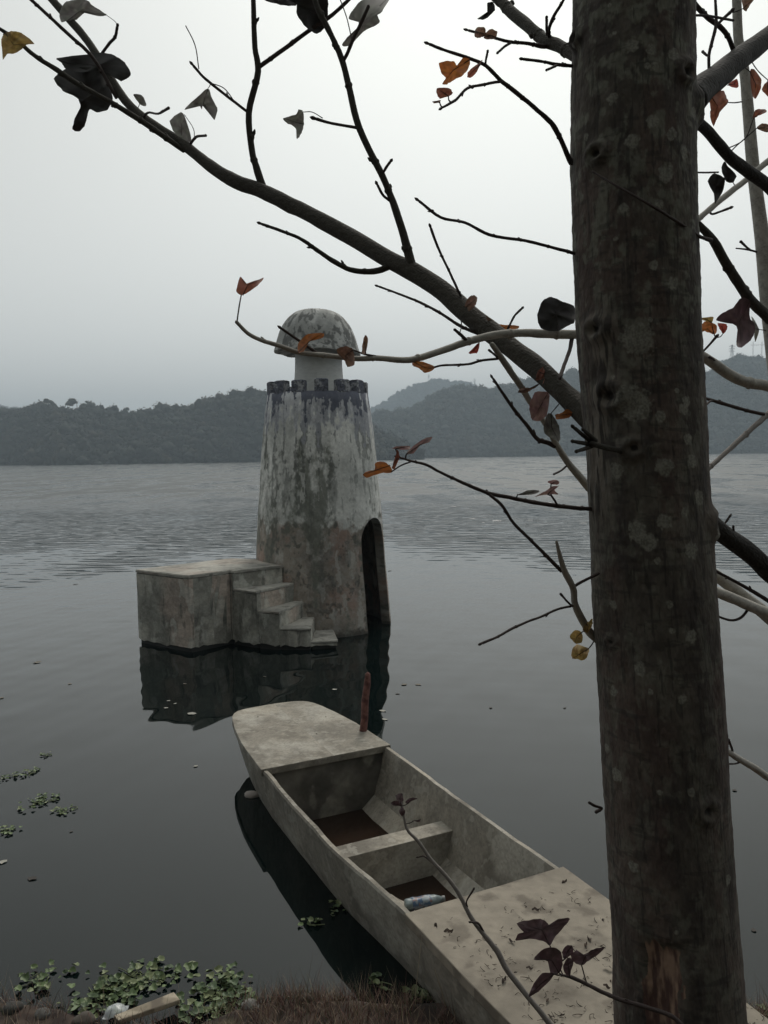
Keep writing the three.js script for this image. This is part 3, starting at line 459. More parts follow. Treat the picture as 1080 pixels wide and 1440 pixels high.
// ------------------------------------------------------------------ concrete boat
{
  const pt = (i, H, k, rk, inset = 0) => { const [s, sd] = loop[i]; const fr = Math.max(0, 1 - s / 1.3); const s2 = Math.min(s + rk * fr ** 1.4 + (s < 0.3 ? inset : 0), 4.3 - inset); const j = 0.006 * (fbm(s * 9, sd * 3, H * 9, 3) - 0.5) - (H > 0.3 ? 0.005 * smoothstep(fbm(s * 30, sd * 7, 4, 3), 0.58, 0.70) : 0); return V(cc(s) + sd * (hw(s) * k + j), H + (H < 0.25 ? Math.min(0.2, (1 - k) * 0.5) * fr ** 2 : 0), s2); };
  const outer = [[HG, 0.985, 0], [HG - 0.012, 1, 0], [0.2, 0.968, 0.09], [0.08, 0.915, 0.2], [-0.02, 0.84, 0.32], [-0.10, 0.73, 0.42], [-0.145, 0.55, 0.5], [-0.155, 0.0, 0.5]];
  const inner = [[HG, 0.935, 0], [HG - 0.01, 0.922, 0], [0.18, 0.872, 0.05], [0.06, 0.79, 0.1], [0.005, 0.755, 0.12], [-0.085, 0.52, 0.15], [-0.1, 0.42, 0.16], [-0.104, 0.34, 0.16], [-0.106, 0.26, 0.16], [-0.107, 0.18, 0.16], [-0.108, 0.09, 0.16], [-0.108, 0.0, 0.16]];
  const floorUp = (s, tt, H) => H > -0.05 ? 0 : 0.07 * smoothstep(-tt + 0.22 * (fbm(s * 5, tt * 5, 3, 3) - 0.5) + 0.1 * (s - 2.5), 0.03, 0.13) * smoothstep(s, 2.1, 2.3) + 0.02 * (fbm(s * 5, tt * 5, 8, 3) - 0.5);
  const og = grid(N, outer.length - 1, (i, j) => pt(i % N, ...outer[j]), true), ig = grid(N, inner.length - 1, (i, j) => { const p = pt(i % N, ...inner[j], 0.035); p.y += floorUp(p.z, p.x, inner[j][0]); return p; }, true);
  { const ix = ig.index.array; for (let i = 0; i < ix.length; i += 3) { const q = ix[i]; ix[i] = ix[i + 1]; ix[i + 1] = q; } }
  const rim = grid(N, 1, (i, j) => j ? pt(i % N, ...inner[0], 0.035) : pt(i % N, ...outer[0]), true); { const ix = rim.index.array; for (let i = 0; i < ix.length; i += 3) { const q = ix[i]; ix[i] = ix[i + 1]; ix[i + 1] = q; } }
  const flat = q => { q = q.toNonIndexed(); q.deleteAttribute('uv'); q.deleteAttribute('normal'); return q; };
  const boat = thing('concrete_boat', BOAT_AT, 'flat-bowed grey concrete boat moored with its stern on the bank', 'boat'); boat.rotation.y = BOAT_TURN;
  lpart('hull', boxUV(toCreasedNormals(flat(og), 0.55), 2.2), M.boat, boat);
  lpart('hull_lining', boxUV(toCreasedNormals(mergeGeometries([flat(ig), flat(rim)]), 0.55), 2.2), M.boat, boat);
  const deck = (s0, s1, seed) => {
    const L = [], R = []; for (const s of [...ss.filter(s => s > s0 + 0.01 && s < s1 - 0.01), s1, ...(s0 > 0 ? [s0] : [0])].sort((a, b) => a - b)) { const j = 0.004 * (noise(s * 13, seed) - 0.5); L.push(new THREE.Vector2(cc(s) - hw(s) - 0.003 - j, -s)); R.push(new THREE.Vector2(cc(s) + hw(s) + 0.003 + j, -s)); }
    const edge = s => { const a = []; for (let k = 1; k < 12; k++) a.push(k / 12); return a; };
    const a = L[L.length - 1], b = R[R.length - 1]; const back = edge().map(f => new THREE.Vector2(lerp(a.x, b.x, f), lerp(a.y, b.y, f) + 0.007 * (noise(f * 9, seed + 2) - 0.5))); const a0 = L[0], b0 = R[0]; const front = edge().map(f => new THREE.Vector2(lerp(b0.x, a0.x, f), lerp(b0.y, a0.y, f) + 0.006 * (noise(f * 9, seed + 5) - 0.5) + (s0 === 0 ? 0.02 * (1 - (2 * f - 1) ** 2) : 0)));
    const sh = new THREE.Shape([...L, ...back, ...R.reverse(), ...front]);
    const g = new THREE.ExtrudeGeometry(sh, { depth: 0.036, bevelEnabled: true, bevelSize: 0.004, bevelThickness: 0.005, bevelSegments: 2, steps: 1 }); g.rotateX(-Math.PI / 2); g.translate(0, HG - 0.029, 0); return boxUV(g, 2.2);
  };
  lpart('bow_deck', deck(0, 1.225, 3), M.boat, boat);
  const sternM = std({ bumpMap: concreteBump, bumpScale: 0.004, roughness: 0.95, map: tex(1024, 1024, (u, v) => { const x = u * 2.2, y = v * 2.2, b = fbm(x * 2.6, y * 2.6, 63, 5), f = fbm(x * 24, y * 24, 9, 3), d = fbm(x * 11, y * 11, 35, 5); let c = mix3([0.18, 0.158, 0.127], [0.29, 0.255, 0.205], smoothstep(b, 0.3, 0.68)); c = mix3(c, [0.10, 0.082, 0.064], 0.55 * smoothstep(d, 0.54, 0.72)); return c.map(q => q * (0.72 + 0.36 * f)); }) });
  lpart('stern_deck', deck(3.05, 4.3, 9), sternM, boat);
  const plate = (prof, s0, s1) => { const sh = new THREE.Shape([...prof.map(([t, y]) => new THREE.Vector2(t, y)), ...prof.slice().reverse().map(([t, y]) => new THREE.Vector2(-t, y))]); const g = new THREE.ExtrudeGeometry(sh, { depth: s1 - s0, bevelEnabled: true, bevelSize: 0.004, bevelThickness: 0.004, bevelSegments: 2 }); g.translate(cc(s0), 0, s0); return boxUV(g, 2.2); };
  const bulkM = std({ bumpMap: concreteBump, bumpScale: 0.004, roughness: 0.9, map: tex(512, 512, (u, v) => { const x = u * 2.2, y = v * 2.2, n = fbm(x * 5, y * 4, 83, 5), f = fbm(x * 30, y * 30, 9, 3), w = fbm(x * 7, y * 6, 19, 5); let c = mix3([0.07, 0.064, 0.054], [0.16, 0.148, 0.125], smoothstep(n, 0.35, 0.7)); c = mix3(c, [0.26, 0.245, 0.205], 0.6 * smoothstep(w, 0.56, 0.68)); return c.map(q => q * (0.75 + 0.5 * f)); }) });  // darker than the hull: stains, with shade below the deck lip painted in
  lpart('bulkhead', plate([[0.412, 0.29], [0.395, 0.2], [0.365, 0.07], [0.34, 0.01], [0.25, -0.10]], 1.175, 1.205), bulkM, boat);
  lpart('thwart', plate([[0.392, 0.152], [0.37, 0.06], [0.345, 0.01], [0.27, -0.075]], 2.035, 2.165), M.boat, boat);
  // rain water lying in the bottom
  const bw = new THREE.Shape(); const bs = []; for (let s = 1.19; s < 3.6; s += 0.1) bs.push(s); bs.forEach((s, i) => bw[i ? 'lineTo' : 'moveTo'](cc(s) - hw(s) * 0.64, -s)); bs.slice().reverse().forEach(s => bw.lineTo(cc(s) + hw(s) * 0.64, -s)); const bg = new THREE.ShapeGeometry(bw); bg.rotateX(-Math.PI / 2); bg.translate(0, -0.075, 0);
  lpart('bilge_water', bg, new THREE.MeshPhysicalMaterial({ color: lin(0.026, 0.016, 0.011), roughness: 0.03, ior: 1.3, side: THREE.DoubleSide }), boat);
}
// stake through the bow deck
{
  const b = boatW(0.362, 0.30, 0.885), m = std({ roughness: 0.85, map: tex(128, 256, (u, v) => { const f = fbm(u * 6, v * 5, 3, 4), g = fbm(u * 30, v * 12, 8, 3); return mix3([0.085, 0.03, 0.025], [0.22, 0.10, 0.08], smoothstep(f, 0.2, 0.8)).map(q => q * (0.7 + 0.5 * g)); }) });
  const top = P(519, 941, b.distanceTo(camera.position) * 0.96);
  const up = V(0.085, 1, -0.02).normalize(); const q = h => b.clone().addScaledVector(up, h);
  whole('mooring_stake', tube([{ p: q(-0.3), r: 0.026 }, { p: q(0), r: 0.027 }, { p: q(0.12).add(V(0.006, 0, 0)), r: 0.026 }, { p: q(0.26).add(V(0.001, 0, 0)), r: 0.026 }, { p: q(0.38).add(V(0.008, 0, 0)), r: 0.0235 }, { p: q(0.45).add(V(0.006, 0, 0)), r: 0.018 }], 12, 5, 0.04, 7), m, q(-0.3), 'reddish brown wooden stake standing through the bow deck of the boat', 'stake');
}
// dry litter on the decks
{
  const r = rng(77), bits = []; 
  for (let k = 0; k < 3; k++) { const pts = []; for (let i = 0; i < 5; i++) pts.push({ p: V((i / 4 - 0.5) * 0.05, 0.003 + 0.006 * Math.sin(i * 1.3 + k), 0.009 * Math.sin(i * (1.1 + k * 0.5))), r: 0.0016 * (1 - 0.4 * Math.abs(i / 2 - 1)) }); bits.push(tube(pts, 5, 2, 0.2, k)); }
  for (let k = 0; k < 3; k++) bits.push(grid(5, 2, (i, j) => V((i / 5 - 0.5) * 0.045, 0.004 + 0.012 * Math.sin(i * 0.9 + k) ** 2 + 0.004 * j * (k - 1), (j - 1) * 0.008 * Math.sin(Math.PI * (i + 0.4) / 5.8))));
  const m = std({ color: lin(1, 1, 1), roughness: 0.95 }); const o = new THREE.Group(); o.name = 'leaf_litter'; scene.add(o); tag(o, 'dry dark twig and leaf litter scattered over the boat decks', 'litter', null, 'stuff');
  bits.forEach((g, k) => {
    const L = []; const n = k < 3 ? 100 : 16;
    for (let i = 0; i < n; i++) { let s = 3.1 + 1.15 * Math.sqrt(r()) * 0.95, t = -0.36 + r() * 0.75; const cl = fbm(s * 4, t * 4, 5, 3); if (cl < 0.47 && r() < 0.75) { i--; continue; } if (i > n - 3) { s = 0.2 + r() * 0.9; t = -0.35 + r() * 0.6; } L.push(boatW(t, 0.337, s)); }
    const im = new THREE.InstancedMesh(g, m, L.length), mt = new THREE.Matrix4(), c = new THREE.Color(); im.name = 'litter_bits'; im.userData.kind = 'stuff'; im.castShadow = im.receiveShadow = true;
    L.forEach((q, i) => { const s = (i > L.length - 3 ? 0.4 : 1) * (0.25 + 0.7 * r()); mt.compose(q, new THREE.Quaternion().setFromEuler(new THREE.Euler((r() - 0.5) * 0.3, r() * 6.28, (r() - 0.5) * 0.2)), V(s, s, s)); im.setMatrixAt(i, mt); const b = 0.5 + r(); c.setRGB(0.045 * b, 0.031 * b, 0.023 * b); im.setColorAt(i, c); }); o.add(im);
  });
}
// crushed drink bottle lying in the boat
{
  const c = G(597, 1268, -0.012), t = thing('crushed_bottle', c, 'crushed pale blue drink bottle lying on the boat floor', 'bottle'); const dir = V(1, 0.02, -0.22).normalize();
  const L = 0.215, rr = 0.031, pr = [[0, 0.006], [0.004, 0.024], [0.015, 0.03], [0.05, 0.031], [0.09, 0.029], [0.13, 0.031], [0.165, 0.03], [0.188, 0.02], [0.2, 0.0135], [0.205, 0.0135]];
  const ring = (pr, seg, crush) => grid(seg, pr.length - 1, (i, j) => { const a = i / seg * 6.2832, s = pr[j][0] - L / 2, k = 1 + crush * (fbm(Math.cos(a) * 2 + 4, Math.sin(a) * 2, s * 30, 3) - 0.5), q = V(s, Math.sin(a) * pr[j][1] * k * 0.92, Math.cos(a) * pr[j][1] * k); return q; }, true);
  const turn = new THREE.Quaternion().setFromUnitVectors(V(1, 0, 0), dir);
  const put = g => { g.applyQuaternion(turn); g.translate(c.x, c.y, c.z); return g; };
  const fine = []; for (let i = 0; i < pr.length - 1; i++) for (let k = 0; k < 3; k++) fine.push([lerp(pr[i][0], pr[i + 1][0], k / 3), lerp(pr[i][1], pr[i + 1][1], k / 3)]); fine.push(pr[pr.length - 1]);
  part('body', put(ring(fine, 28, 0.35)), std({ color: lin(0.2, 0.245, 0.25), roughness: 0.35 }), t);
  const lb = fine.filter(q => q[0] > 0.03 && q[0] < 0.15).map(q => [q[0], q[1] + 0.0016]);
  part('label', put(ring(lb, 28, 0.35)), std({ roughness: 0.45, map: tex(256, 128, (u, v) => { const f = fbm(u * 7, v * 5, 3, 3); let k = mix3([0.07, 0.125, 0.21], [0.26, 0.30, 0.33], smoothstep(f, 0.45, 0.55)); if (fbm(u * 12, v * 9, 9, 2) > 0.66) k = [0.2, 0.13, 0.12]; return k; }) }), t);
  const cap = new THREE.CylinderGeometry(0.0155, 0.0155, 0.014, 20); cap.rotateZ(-Math.PI / 2); cap.translate(0.205 - L / 2 + 0.004, 0, 0); part('cap', put(cap), std({ color: lin(0.2, 0.215, 0.21), roughness: 0.5 }), t);
}

// ------------------------------------------------------------------ near trees
const samples = []; // [tree, px, py, depth, radius]
const jr = rng(99);
function budGeo(base, dir, len, w) { const q = f => base.clone().addScaledVector(dir, len * f); return tube([{ p: q(-0.1), r: w * 0.55 }, { p: q(0.25), r: w * 0.75 }, { p: q(0.55), r: w * 0.95 }, { p: q(0.8), r: w * 0.6 }, { p: q(1), r: w * 0.12 }], 6, 2, 0.1, len * 900); }
// list of [px, py, width px]; depth runs from d0 to d1 along the branch
function branch(tree, parent, name, list, d0, d1, m, o = {}) {
  let L = [0]; for (let i = 1; i < list.length; i++) L.push(L[i - 1] + Math.hypot(list[i][0] - list[i - 1][0], list[i][1] - list[i - 1][1]));
  const tot = L[L.length - 1], bow = o.bow ?? 0;
  const dep = f => lerp(d0, d1, f) + bow * Math.sin(f * Math.PI);
  const pts = list.map((q, i) => { const d = dep(L[i] / tot); return { p: P(q[0], q[1], d), r: q[2] / 2 * d / F }; });
  const maxw = Math.max(...list.map(q => q[2]));
  const gs = [tube(pts, maxw > 18 ? 20 : maxw > 8 ? 12 : 8, 5, o.rough ?? (maxw > 10 ? 0.10 : 0.14), tot)];
  for (let i = 0; i < list.length - 1; i++) { const n = Math.max(1, Math.round((L[i + 1] - L[i]) / 8)); for (let k = 0; k <= n; k++) { const f = k / n; samples.push([tree, lerp(list[i][0], list[i + 1][0], f), lerp(list[i][1], list[i + 1][1], f), dep((L[i] + (L[i + 1] - L[i]) * f) / tot), lerp(list[i][2], list[i + 1][2], f) / 2]); } }
  // side buds and node swellings
  const step = o.buds ?? (maxw < 9 ? 34 : 0);
  if (step) {
    let side = jr() < 0.5 ? 1 : -1;
    for (let s = step * (0.5 + 0.5 * jr()); s < tot - 6; s += step * (0.6 + 1.3 * jr())) {
      let i = 1; while (L[i] < s) i++; const f = (s - L[i - 1]) / (L[i] - L[i - 1]), a = pts[i - 1], b = pts[i]; const p = a.p.clone().lerp(b.p, f), r = lerp(a.r, b.r, f), T = b.p.clone().sub(a.p).normalize();
      const S = V().crossVectors(T, V(0.2 * (jr() - 0.5), 0.1, 1)).normalize().multiplyScalar(side); side = -side; const D = T.clone().multiplyScalar(0.9).addScaledVector(S, 0.25 + 0.4 * jr()).addScaledVector(V(0, 0, 1), (jr() - 0.5) * 0.6).normalize();
      gs.push(budGeo(p.clone().addScaledVector(S, r * 0.5), D, Math.max(0.0065, r * 2.1) * (0.4 + 0.9 * jr()), Math.max(0.0014, r * 0.62)));
      gs.push(tube([{ p: p.clone().addScaledVector(T, -r * 0.9), r: r * 0.9 }, { p: p.clone(), r: r * 1.22 }, { p: p.clone().addScaledVector(T, r * 0.9), r: r * 0.9 }], 8, 2, 0.12, s));
    }
  }
  if (o.tip !== false && maxw < 16) { const n = pts.length - 1, T = pts[n].p.clone().sub(pts[n - 1].p).normalize(); gs.push(budGeo(pts[n].p, T, Math.max(0.010, pts[n].r * 4), Math.max(0.0022, pts[n].r * 1.25))); }
  return part(name, mergeGeometries(gs), m, parent);
}
// a withered leaf from its outline; tr = [ox, oy, scale] of the outline's units; depth from the twig it hangs on
function leaf(tree, pts, tr, m, o = {}) {
  const q = pts.map(([x, y]) => [tr[0] + x / tr[2], tr[1] + y / tr[2]]);
  const cx = q.reduce((s, p) => s + p[0], 0) / q.length, cy = q.reduce((s, p) => s + p[1], 0) / q.length, size = Math.max(...q.map(p => Math.hypot(p[0] - cx, p[1] - cy)));
  let best = null, bd = 1e9, bi = 0; for (const s of samples) if (s[0] === tree) q.forEach((p, i) => { const d = Math.hypot(s[1] - p[0], s[2] - p[1]) - s[4]; if (d < bd) { bd = d; best = s; bi = i; } });
  const d0 = o.d ?? best[3] - (o.front ?? 0.012), rs = rng(Math.round(cx * 7 + cy * 13));
  // rounder, slightly toothed outline
  const C = new THREE.CatmullRomCurve3(q.map(p => V(p[0], p[1], 0)), true, 'catmullrom', 0.36), n = q.length * 4, out = []; for (let i = 0; i < n; i++) { const p = C.getPoint(i / n); out.push([p.x + (rs() - 0.5) * 1.1, p.y + (rs() - 0.5) * 1.1]); }
  const e = o.axis ?? rs() * 6.28, k1 = (o.curl ?? 0.95) * (rs() < 0.5 ? -1 : 1), k2 = 0.5 * (rs() - 0.5), tilt = (rs() - 0.5) * 0.9, rings = 5;
  const at = (x, y) => { const X = (x - cx) / size, Y = (y - cy) / size, a = X * Math.cos(e) + Y * Math.sin(e), b = -X * Math.sin(e) + Y * Math.cos(e); const w = size * d0 / F; const dz = w * (k1 * a * a + k2 * b * b + tilt * b + 0.10 * Math.abs(Math.sin(b * 7 + a * 2)) + 0.16 * (X * X + Y * Y) * Math.sin(Math.atan2(Y, X) * 5 + cx) + 0.22 * (fbm(X * 2.2 + cx, Y * 2.2 + cy, 1, 2) - 0.5)); return P(x, y, d0 + dz); };
  const pos = [], col = [], idx = []; const put = (x, y) => { const p = at(x, y); pos.push(p.x, p.y, p.z); const X = (x - cx) / size, Y = (y - cy) / size, a = X * Math.cos(e) + Y * Math.sin(e), b = -X * Math.sin(e) + Y * Math.cos(e), vein = Math.abs(((a * 3.2 + Math.abs(b) * 2.1 + 9) % 1) - 0.5) < 0.12 ? 1.3 : 1; const f = (0.45 + 1.05 * fbm(x * 0.35, y * 0.35, 3, 3)) * vein; col.push(f, f * (0.9 + 0.2 * noise(x * 0.2, y * 0.2, 7)), f); };
  put(cx, cy); for (let r = 1; r <= rings; r++) for (const p of out) put(cx + (p[0] - cx) * r / rings, cy + (p[1] - cy) * r / rings);
  for (let i = 0; i < n; i++) { const j = (i + 1) % n; idx.push(0, 1 + i, 1 + j); for (let r = 0; r < rings - 1; r++) { const a = 1 + r * n + i, b = 1 + r * n + j; idx.push(a, a + n, b + n, a, b + n, b); } }
  const g = new THREE.BufferGeometry(); g.setAttribute('position', new THREE.Float32BufferAttribute(pos, 3)); g.setAttribute('color', new THREE.Float32BufferAttribute(col, 3)); g.setIndex(idx); g.computeVertexNormals();
  const l = part('leaf', g, m, tree);
  if (o.label) l.userData.label = o.label;
  // stalk to the twig
  const stalk = o.stalk ? o.stalk.map(([x, y]) => [tr[0] + x / tr[2], tr[1] + y / tr[2]]) : bd > 1.5 ? [q[bi], [(q[bi][0] + best[1]) / 2 + (rs() - 0.5) * bd * 0.4, (q[bi][1] + best[2]) / 2 + bd * 0.12], [best[1], best[2]]] : null;
  if (stalk) { const z0 = at(...stalk[0]), z1 = P(...stalk[stalk.length - 1], best[3]), N = stalk.length - 1; part('leaf_stalk', tube(stalk.map(([x, y], i) => { const a = z0.distanceTo(camera.position), b = z1.distanceTo(camera.position), rr = ray(x, y); const dd = lerp(a, b, i / N) / rr.length(); return { p: P(x, y, dd), r: 0.0009 * (1 + 0.3 * i / N) }; }), 6, 4, 0.1, 3), M.twig, l); }
  // midrib
  const far = q.reduce((b, p) => { const d = Math.hypot(p[0] - q[bi][0], p[1] - q[bi][1]); return d > b[0] ? [d, p] : b; }, [0, q[0]])[1]; const rib = []; for (let i = 0; i <= 6; i++) { const f = i / 6, x = lerp(lerp(q[bi][0], cx, Math.min(1, f * 2)), far[0], Math.max(0, f * 2 - 1)), y = lerp(lerp(q[bi][1], cy, Math.min(1, f * 2)), far[1], Math.max(0, f * 2 - 1)); const p = at(x, y); rib.push({ p, r: 0.0008 * (1.1 - f * 0.8) }); }
  part('midrib', tube(rib, 5, 1, 0.05, 2), M.twig, l);
  return l;
}
const sc = (tr, w, list) => list.map(([x, y, v]) => [tr[0] + x / tr[2], tr[1] + y / tr[2], v ?? w]);

// --- the big tree
const TD = 1.3;
const baseT = P(985, 1690, TD); baseT.y = groundH(baseT.x, baseT.z) - 0.02;
const tree = thing('lakeside_tree', baseT, 'large dark-barked tree with lichen spots and few withered leaves at the water edge', 'tree');
{
  const E = [[-120, 803, 976], [0, 806, 977], [60, 805, 977], [120, 803, 977], [180, 802, 977], [235, 801, 977], [300, 804, 978], [380, 807, 980], [470, 810, 984], [560, 817, 989], [640, 824, 993], [700, 827, 997], [800, 831, 1003], [900, 837, 1009], [1000, 843, 1016], [1100, 848, 1022], [1200, 855, 1029], [1300, 860, 1036], [1440, 864, 1048], [1560, 868, 1062], [1700, 862, 1085], [1780, 845, 1110]];
  const ed = y => { for (let i = 1; i < E.length; i++) if (y <= E[i][0]) { const f = (y - E[i - 1][0]) / (E[i][0] - E[i - 1][0]); return [lerp(E[i - 1][1], E[i][1], f), lerp(E[i - 1][2], E[i][2], f)]; } return [E[E.length - 1][1], E[E.length - 1][2]]; };
  const Y0 = -120, Y1 = 1780, NV = 420, NU = 110;
  const uOf = (px, py) => { const [a, b] = ed(py); return 0.5 + Math.asin(clamp((px - (a + b) / 2) / ((b - a) / 2), -0.98, 0.98)) / (2 * Math.PI); }; // 0.5 faces the lens
  // [px, py, radius px, height] knots and branch collars
  const KN = [[822, 236, 17, 0.010], [941, 133, 20, 0.008], [966, 1107, 20, 0.006], [868, 630, 16, 0.006], [806, 62, 14, 0.010], [975, 160, 26, 0.012], [825, 470, 20, 0.009], [840, 560, 24, 0.009], [993, 735, 24, 0.010], [846, 893, 10, 0.005]].map(([x, y, r, h]) => [uOf(x, y), y, r, h]);
  const g = grid(NU, NV, (i, j) => {
    const u = (i % NU) / NU, y = lerp(Y1, Y0, j / NV), [a, b] = ed(y), an = (u - 0.5) * 2 * Math.PI; const c = P((a + b) / 2, y, TD), R = (b - a) / 2 * TD / F;
    let r = R * 0.968; const wx = Math.cos(an), wz = Math.sin(an);
    r += 0.010 * (fbm(wx * 1.6 + 4, wz * 1.6, y * 0.008, 3) - 0.5) + 0.003 * (fbm(wx * 9, wz * 9 + 4, y * 0.045, 4) - 0.5) + 0.002 * (fbm(wx * 24, wz * 24, y * 0.12, 2) - 0.5);
    // torn bark on the side that faces the open water
    const uw = uOf(828, y), tw = smoothstep(y, 430, 470) * (1 - smoothstep(y, 690, 740)), du = (u - uw) * 2 * Math.PI * R * F / TD; r += tw * Math.exp(-((du / 26) ** 2)) * 0.008 * (fbm(du * 0.12, y * 0.02, 6, 3) - 0.42);
    // old wound low on the trunk
    const uw2 = uOf(904, y), d2 = (u - uw2) * 2 * Math.PI * R * F / TD; const wo = Math.exp(-((d2 / 24) ** 4)) * smoothstep(y, 1272, 1296) * (1 - smoothstep(y, 1400, 1430)); r -= wo * (0.009 + 0.006 * fbm(d2 * 0.1, y * 0.05, 3, 3));
    for (const [ku, ky, kr, kh] of KN) { let q = u - ku; const dx = q * 2 * Math.PI * R * F / TD, dd = Math.hypot(dx, (y - ky) * 1.25); if (dd < kr * 2.5) r += kh * (Math.exp(-(((dd - kr * 0.75) / (kr * 0.45)) ** 2)) - 0.8 * Math.exp(-((dd / (kr * 0.4)) ** 2))); }
    // 0.5 faces the camera (+z), turning towards +x
    return c.add(V(Math.sin(an) * r, 0, Math.cos(an) * r));
  });
  // the sheet must meet itself at the back
  const spots = [[890, 205, 9], [917, 221, 9], [863, 230, 10], [909, 272, 12], [958, 183, 9], [863, 105, 9], [919, 117, 9], [888, 112, 8], [840, 170, 8], [853, 315, 7], [899, 313, 6], [919, 416, 9], [891, 392, 7], [905, 655, 13], [905, 726, 11], [933, 580, 9], [940, 620, 8], [959, 697, 11], [872, 488, 22], [866, 572, 24], [944, 649, 9], [849, 660, 11], [934, 715, 7], [876, 922, 9], [929, 958, 7], [941, 877, 9], [912, 834, 6], [847, 842, 7], [872, 740, 14], [990, 745, 9], [886, 755, 12], [945, 765, 12], [855, 1075, 10], [941, 1080, 6], [900, 1082, 4], [850, 960, 7], [1000, 1205, 8], [873, 1190, 8], [938, 570, 9], [968, 570, 7], [900, 590, 8]].map(([x, y, r]) => [uOf(x, y), y, r]);
  const rs = rng(31); for (let i = 0; i < 50; i++) spots.push([rs(), -100 + rs() * 1700, 3 + 7 * rs() * rs()]);
  const HW = 88, cell = new Map(); spots.forEach(s => { const k = Math.floor(s[1] / 40); for (let d = -1; d <= 1; d++) { if (!cell.has(k + d)) cell.set(k + d, []); cell.get(k + d).push(s); } });
  const bark = tex(1024, 2048, (u, v) => {
    const y = lerp(Y1, Y0, v), a = u * 2 * Math.PI, wx = Math.cos(a), wz = Math.sin(a);
    const f = fbm(wx * 26, wz * 26, y * 0.16, 4), m = fbm(wx * 2.6 + 5, wz * 2.6, y * 0.018, 4), hz = fbm(wx * 3 + 8, wz * 3, y * 0.14, 4), cr = fbm(wx * 17 + 3, wz * 17, y * 0.03, 4), g = fbm(wx * 7 + 2, wz * 7, y * 0.06, 5);
    let c = mix3([0.042, 0.034, 0.029], [0.078, 0.068, 0.055], smoothstep(m, 0.32, 0.68));
    c = mix3(c, [0.09, 0.055, 0.045], 0.35 * smoothstep(fbm(wx * 2 + 1, wz * 2 + 7, y * 0.006, 3), 0.5, 0.68));
    c = mix3(c, [0.135, 0.137, 0.108], (0.35 + 0.4 * (1 - smoothstep(y, 300, 700))) * smoothstep(g, 0.5, 0.66));
    c = mix3(c, [0.018, 0.016, 0.014], 0.6 * smoothstep(cr, 0.62, 0.70)); c = mix3(c, [0.024, 0.021, 0.018], 0.5 * smoothstep(hz, 0.6, 0.68)); c = c.map(q => q * (0.72 + 0.85 * f));
    for (const [su, sy, sr] of cell.get(Math.floor(y / 40)) ?? []) { let du = u - su; if (du > 0.5) du -= 1; if (du < -0.5) du += 1; const dd = Math.hypot(du * 2 * Math.PI * HW, y - sy) / sr + 0.7 * (fbm(u * 130, y * 0.22, sr, 2) - 0.5); if (dd < 1.1) c = mix3(c, mix3([0.25, 0.245, 0.205], [0.15, 0.15, 0.125], smoothstep(noise(u * 300, y * 0.6), 0.3, 0.8)), 0.75 * (1 - smoothstep(dd, 0.75, 1.1))); }
    // torn bark strip, paler and flaky
    const dw = (u - uOf(832, y)) * 2 * Math.PI * HW; const tw = Math.exp(-((dw / 24) ** 2)) * smoothstep(y, 410, 470) * (1 - smoothstep(y, 680, 760)); c = mix3(c, mix3([0.024, 0.02, 0.018], [0.16, 0.14, 0.115], smoothstep(fbm(u * 110, y * 0.03, 12, 4), 0.42, 0.58)), tw * 0.8);
    // old wound: bare pinkish wood
    const d2 = (u - uOf(904, y)) * 2 * Math.PI * HW, wn = fbm(u * 60, y * 0.04, 22, 3); const wo = (Math.abs(d2) + (wn - 0.5) * 22 < 24 ? 1 : 0) * smoothstep(y + (wn - 0.5) * 30, 1282, 1290) * (1 - smoothstep(y + (wn - 0.5) * 90, 1385, 1425)); if (wo > 0) c = mix3(c, mix3([0.085, 0.045, 0.037], [0.31, 0.205, 0.145], smoothstep(fbm(u * 90, y * 0.035, 4, 4), 0.35, 0.65)), wo * 0.9);
    for (const [ku, ky, kr] of KN) { const dx = (u - ku) * 2 * Math.PI * HW, dd = Math.hypot(dx, (y - ky) * 1.25) / kr + 0.25 * (f - 0.5); if (dd < 1.5) c = mix3(c, [0.018, 0.016, 0.014], 0.6 * Math.max(0, Math.sin(dd * 9)) * (1 - dd / 1.5) + (dd < 0.35 ? 0.4 : 0)); }
    return c;
  });
  const bbump = grey(512, 1024, (u, v) => { const a = u * 2 * Math.PI, wx = Math.cos(a), wz = Math.sin(a), y = v * 1900; return 0.45 * fbm(wx * 20, wz * 20, y * 0.10, 4) + 0.35 * fbm(wx * 5, wz * 5, y * 0.12, 4) + 0.2 * fbm(wx * 60, wz * 60, y * 0.25, 2); });
  bark.wrapT = THREE.RepeatWrapping;
  part('trunk', g, std({ map: bark, bumpMap: bbump, bumpScale: 0.004, roughness: 0.93 }), tree);
}
const Z5 = [0, 0, 2.7], Z6 = [360, 0, 2.348], Z8 = [320, 380, 2.077], ZB = [620, 400, 4.909], ZT = [600, 0, 4.909], ZQ = [490, 590, 3.176], ZY = [640, 640, 4.154], ZR = [960, 0, 5.76], ZS = [960, 220, 4.233], ZU = [960, 560, 4.233], ZW = [1000, 1000, 3.275], ZL = [700, 1260, 4.154], ZM = [540, 1100, 6], ZN = [500, 1080, 2.7];

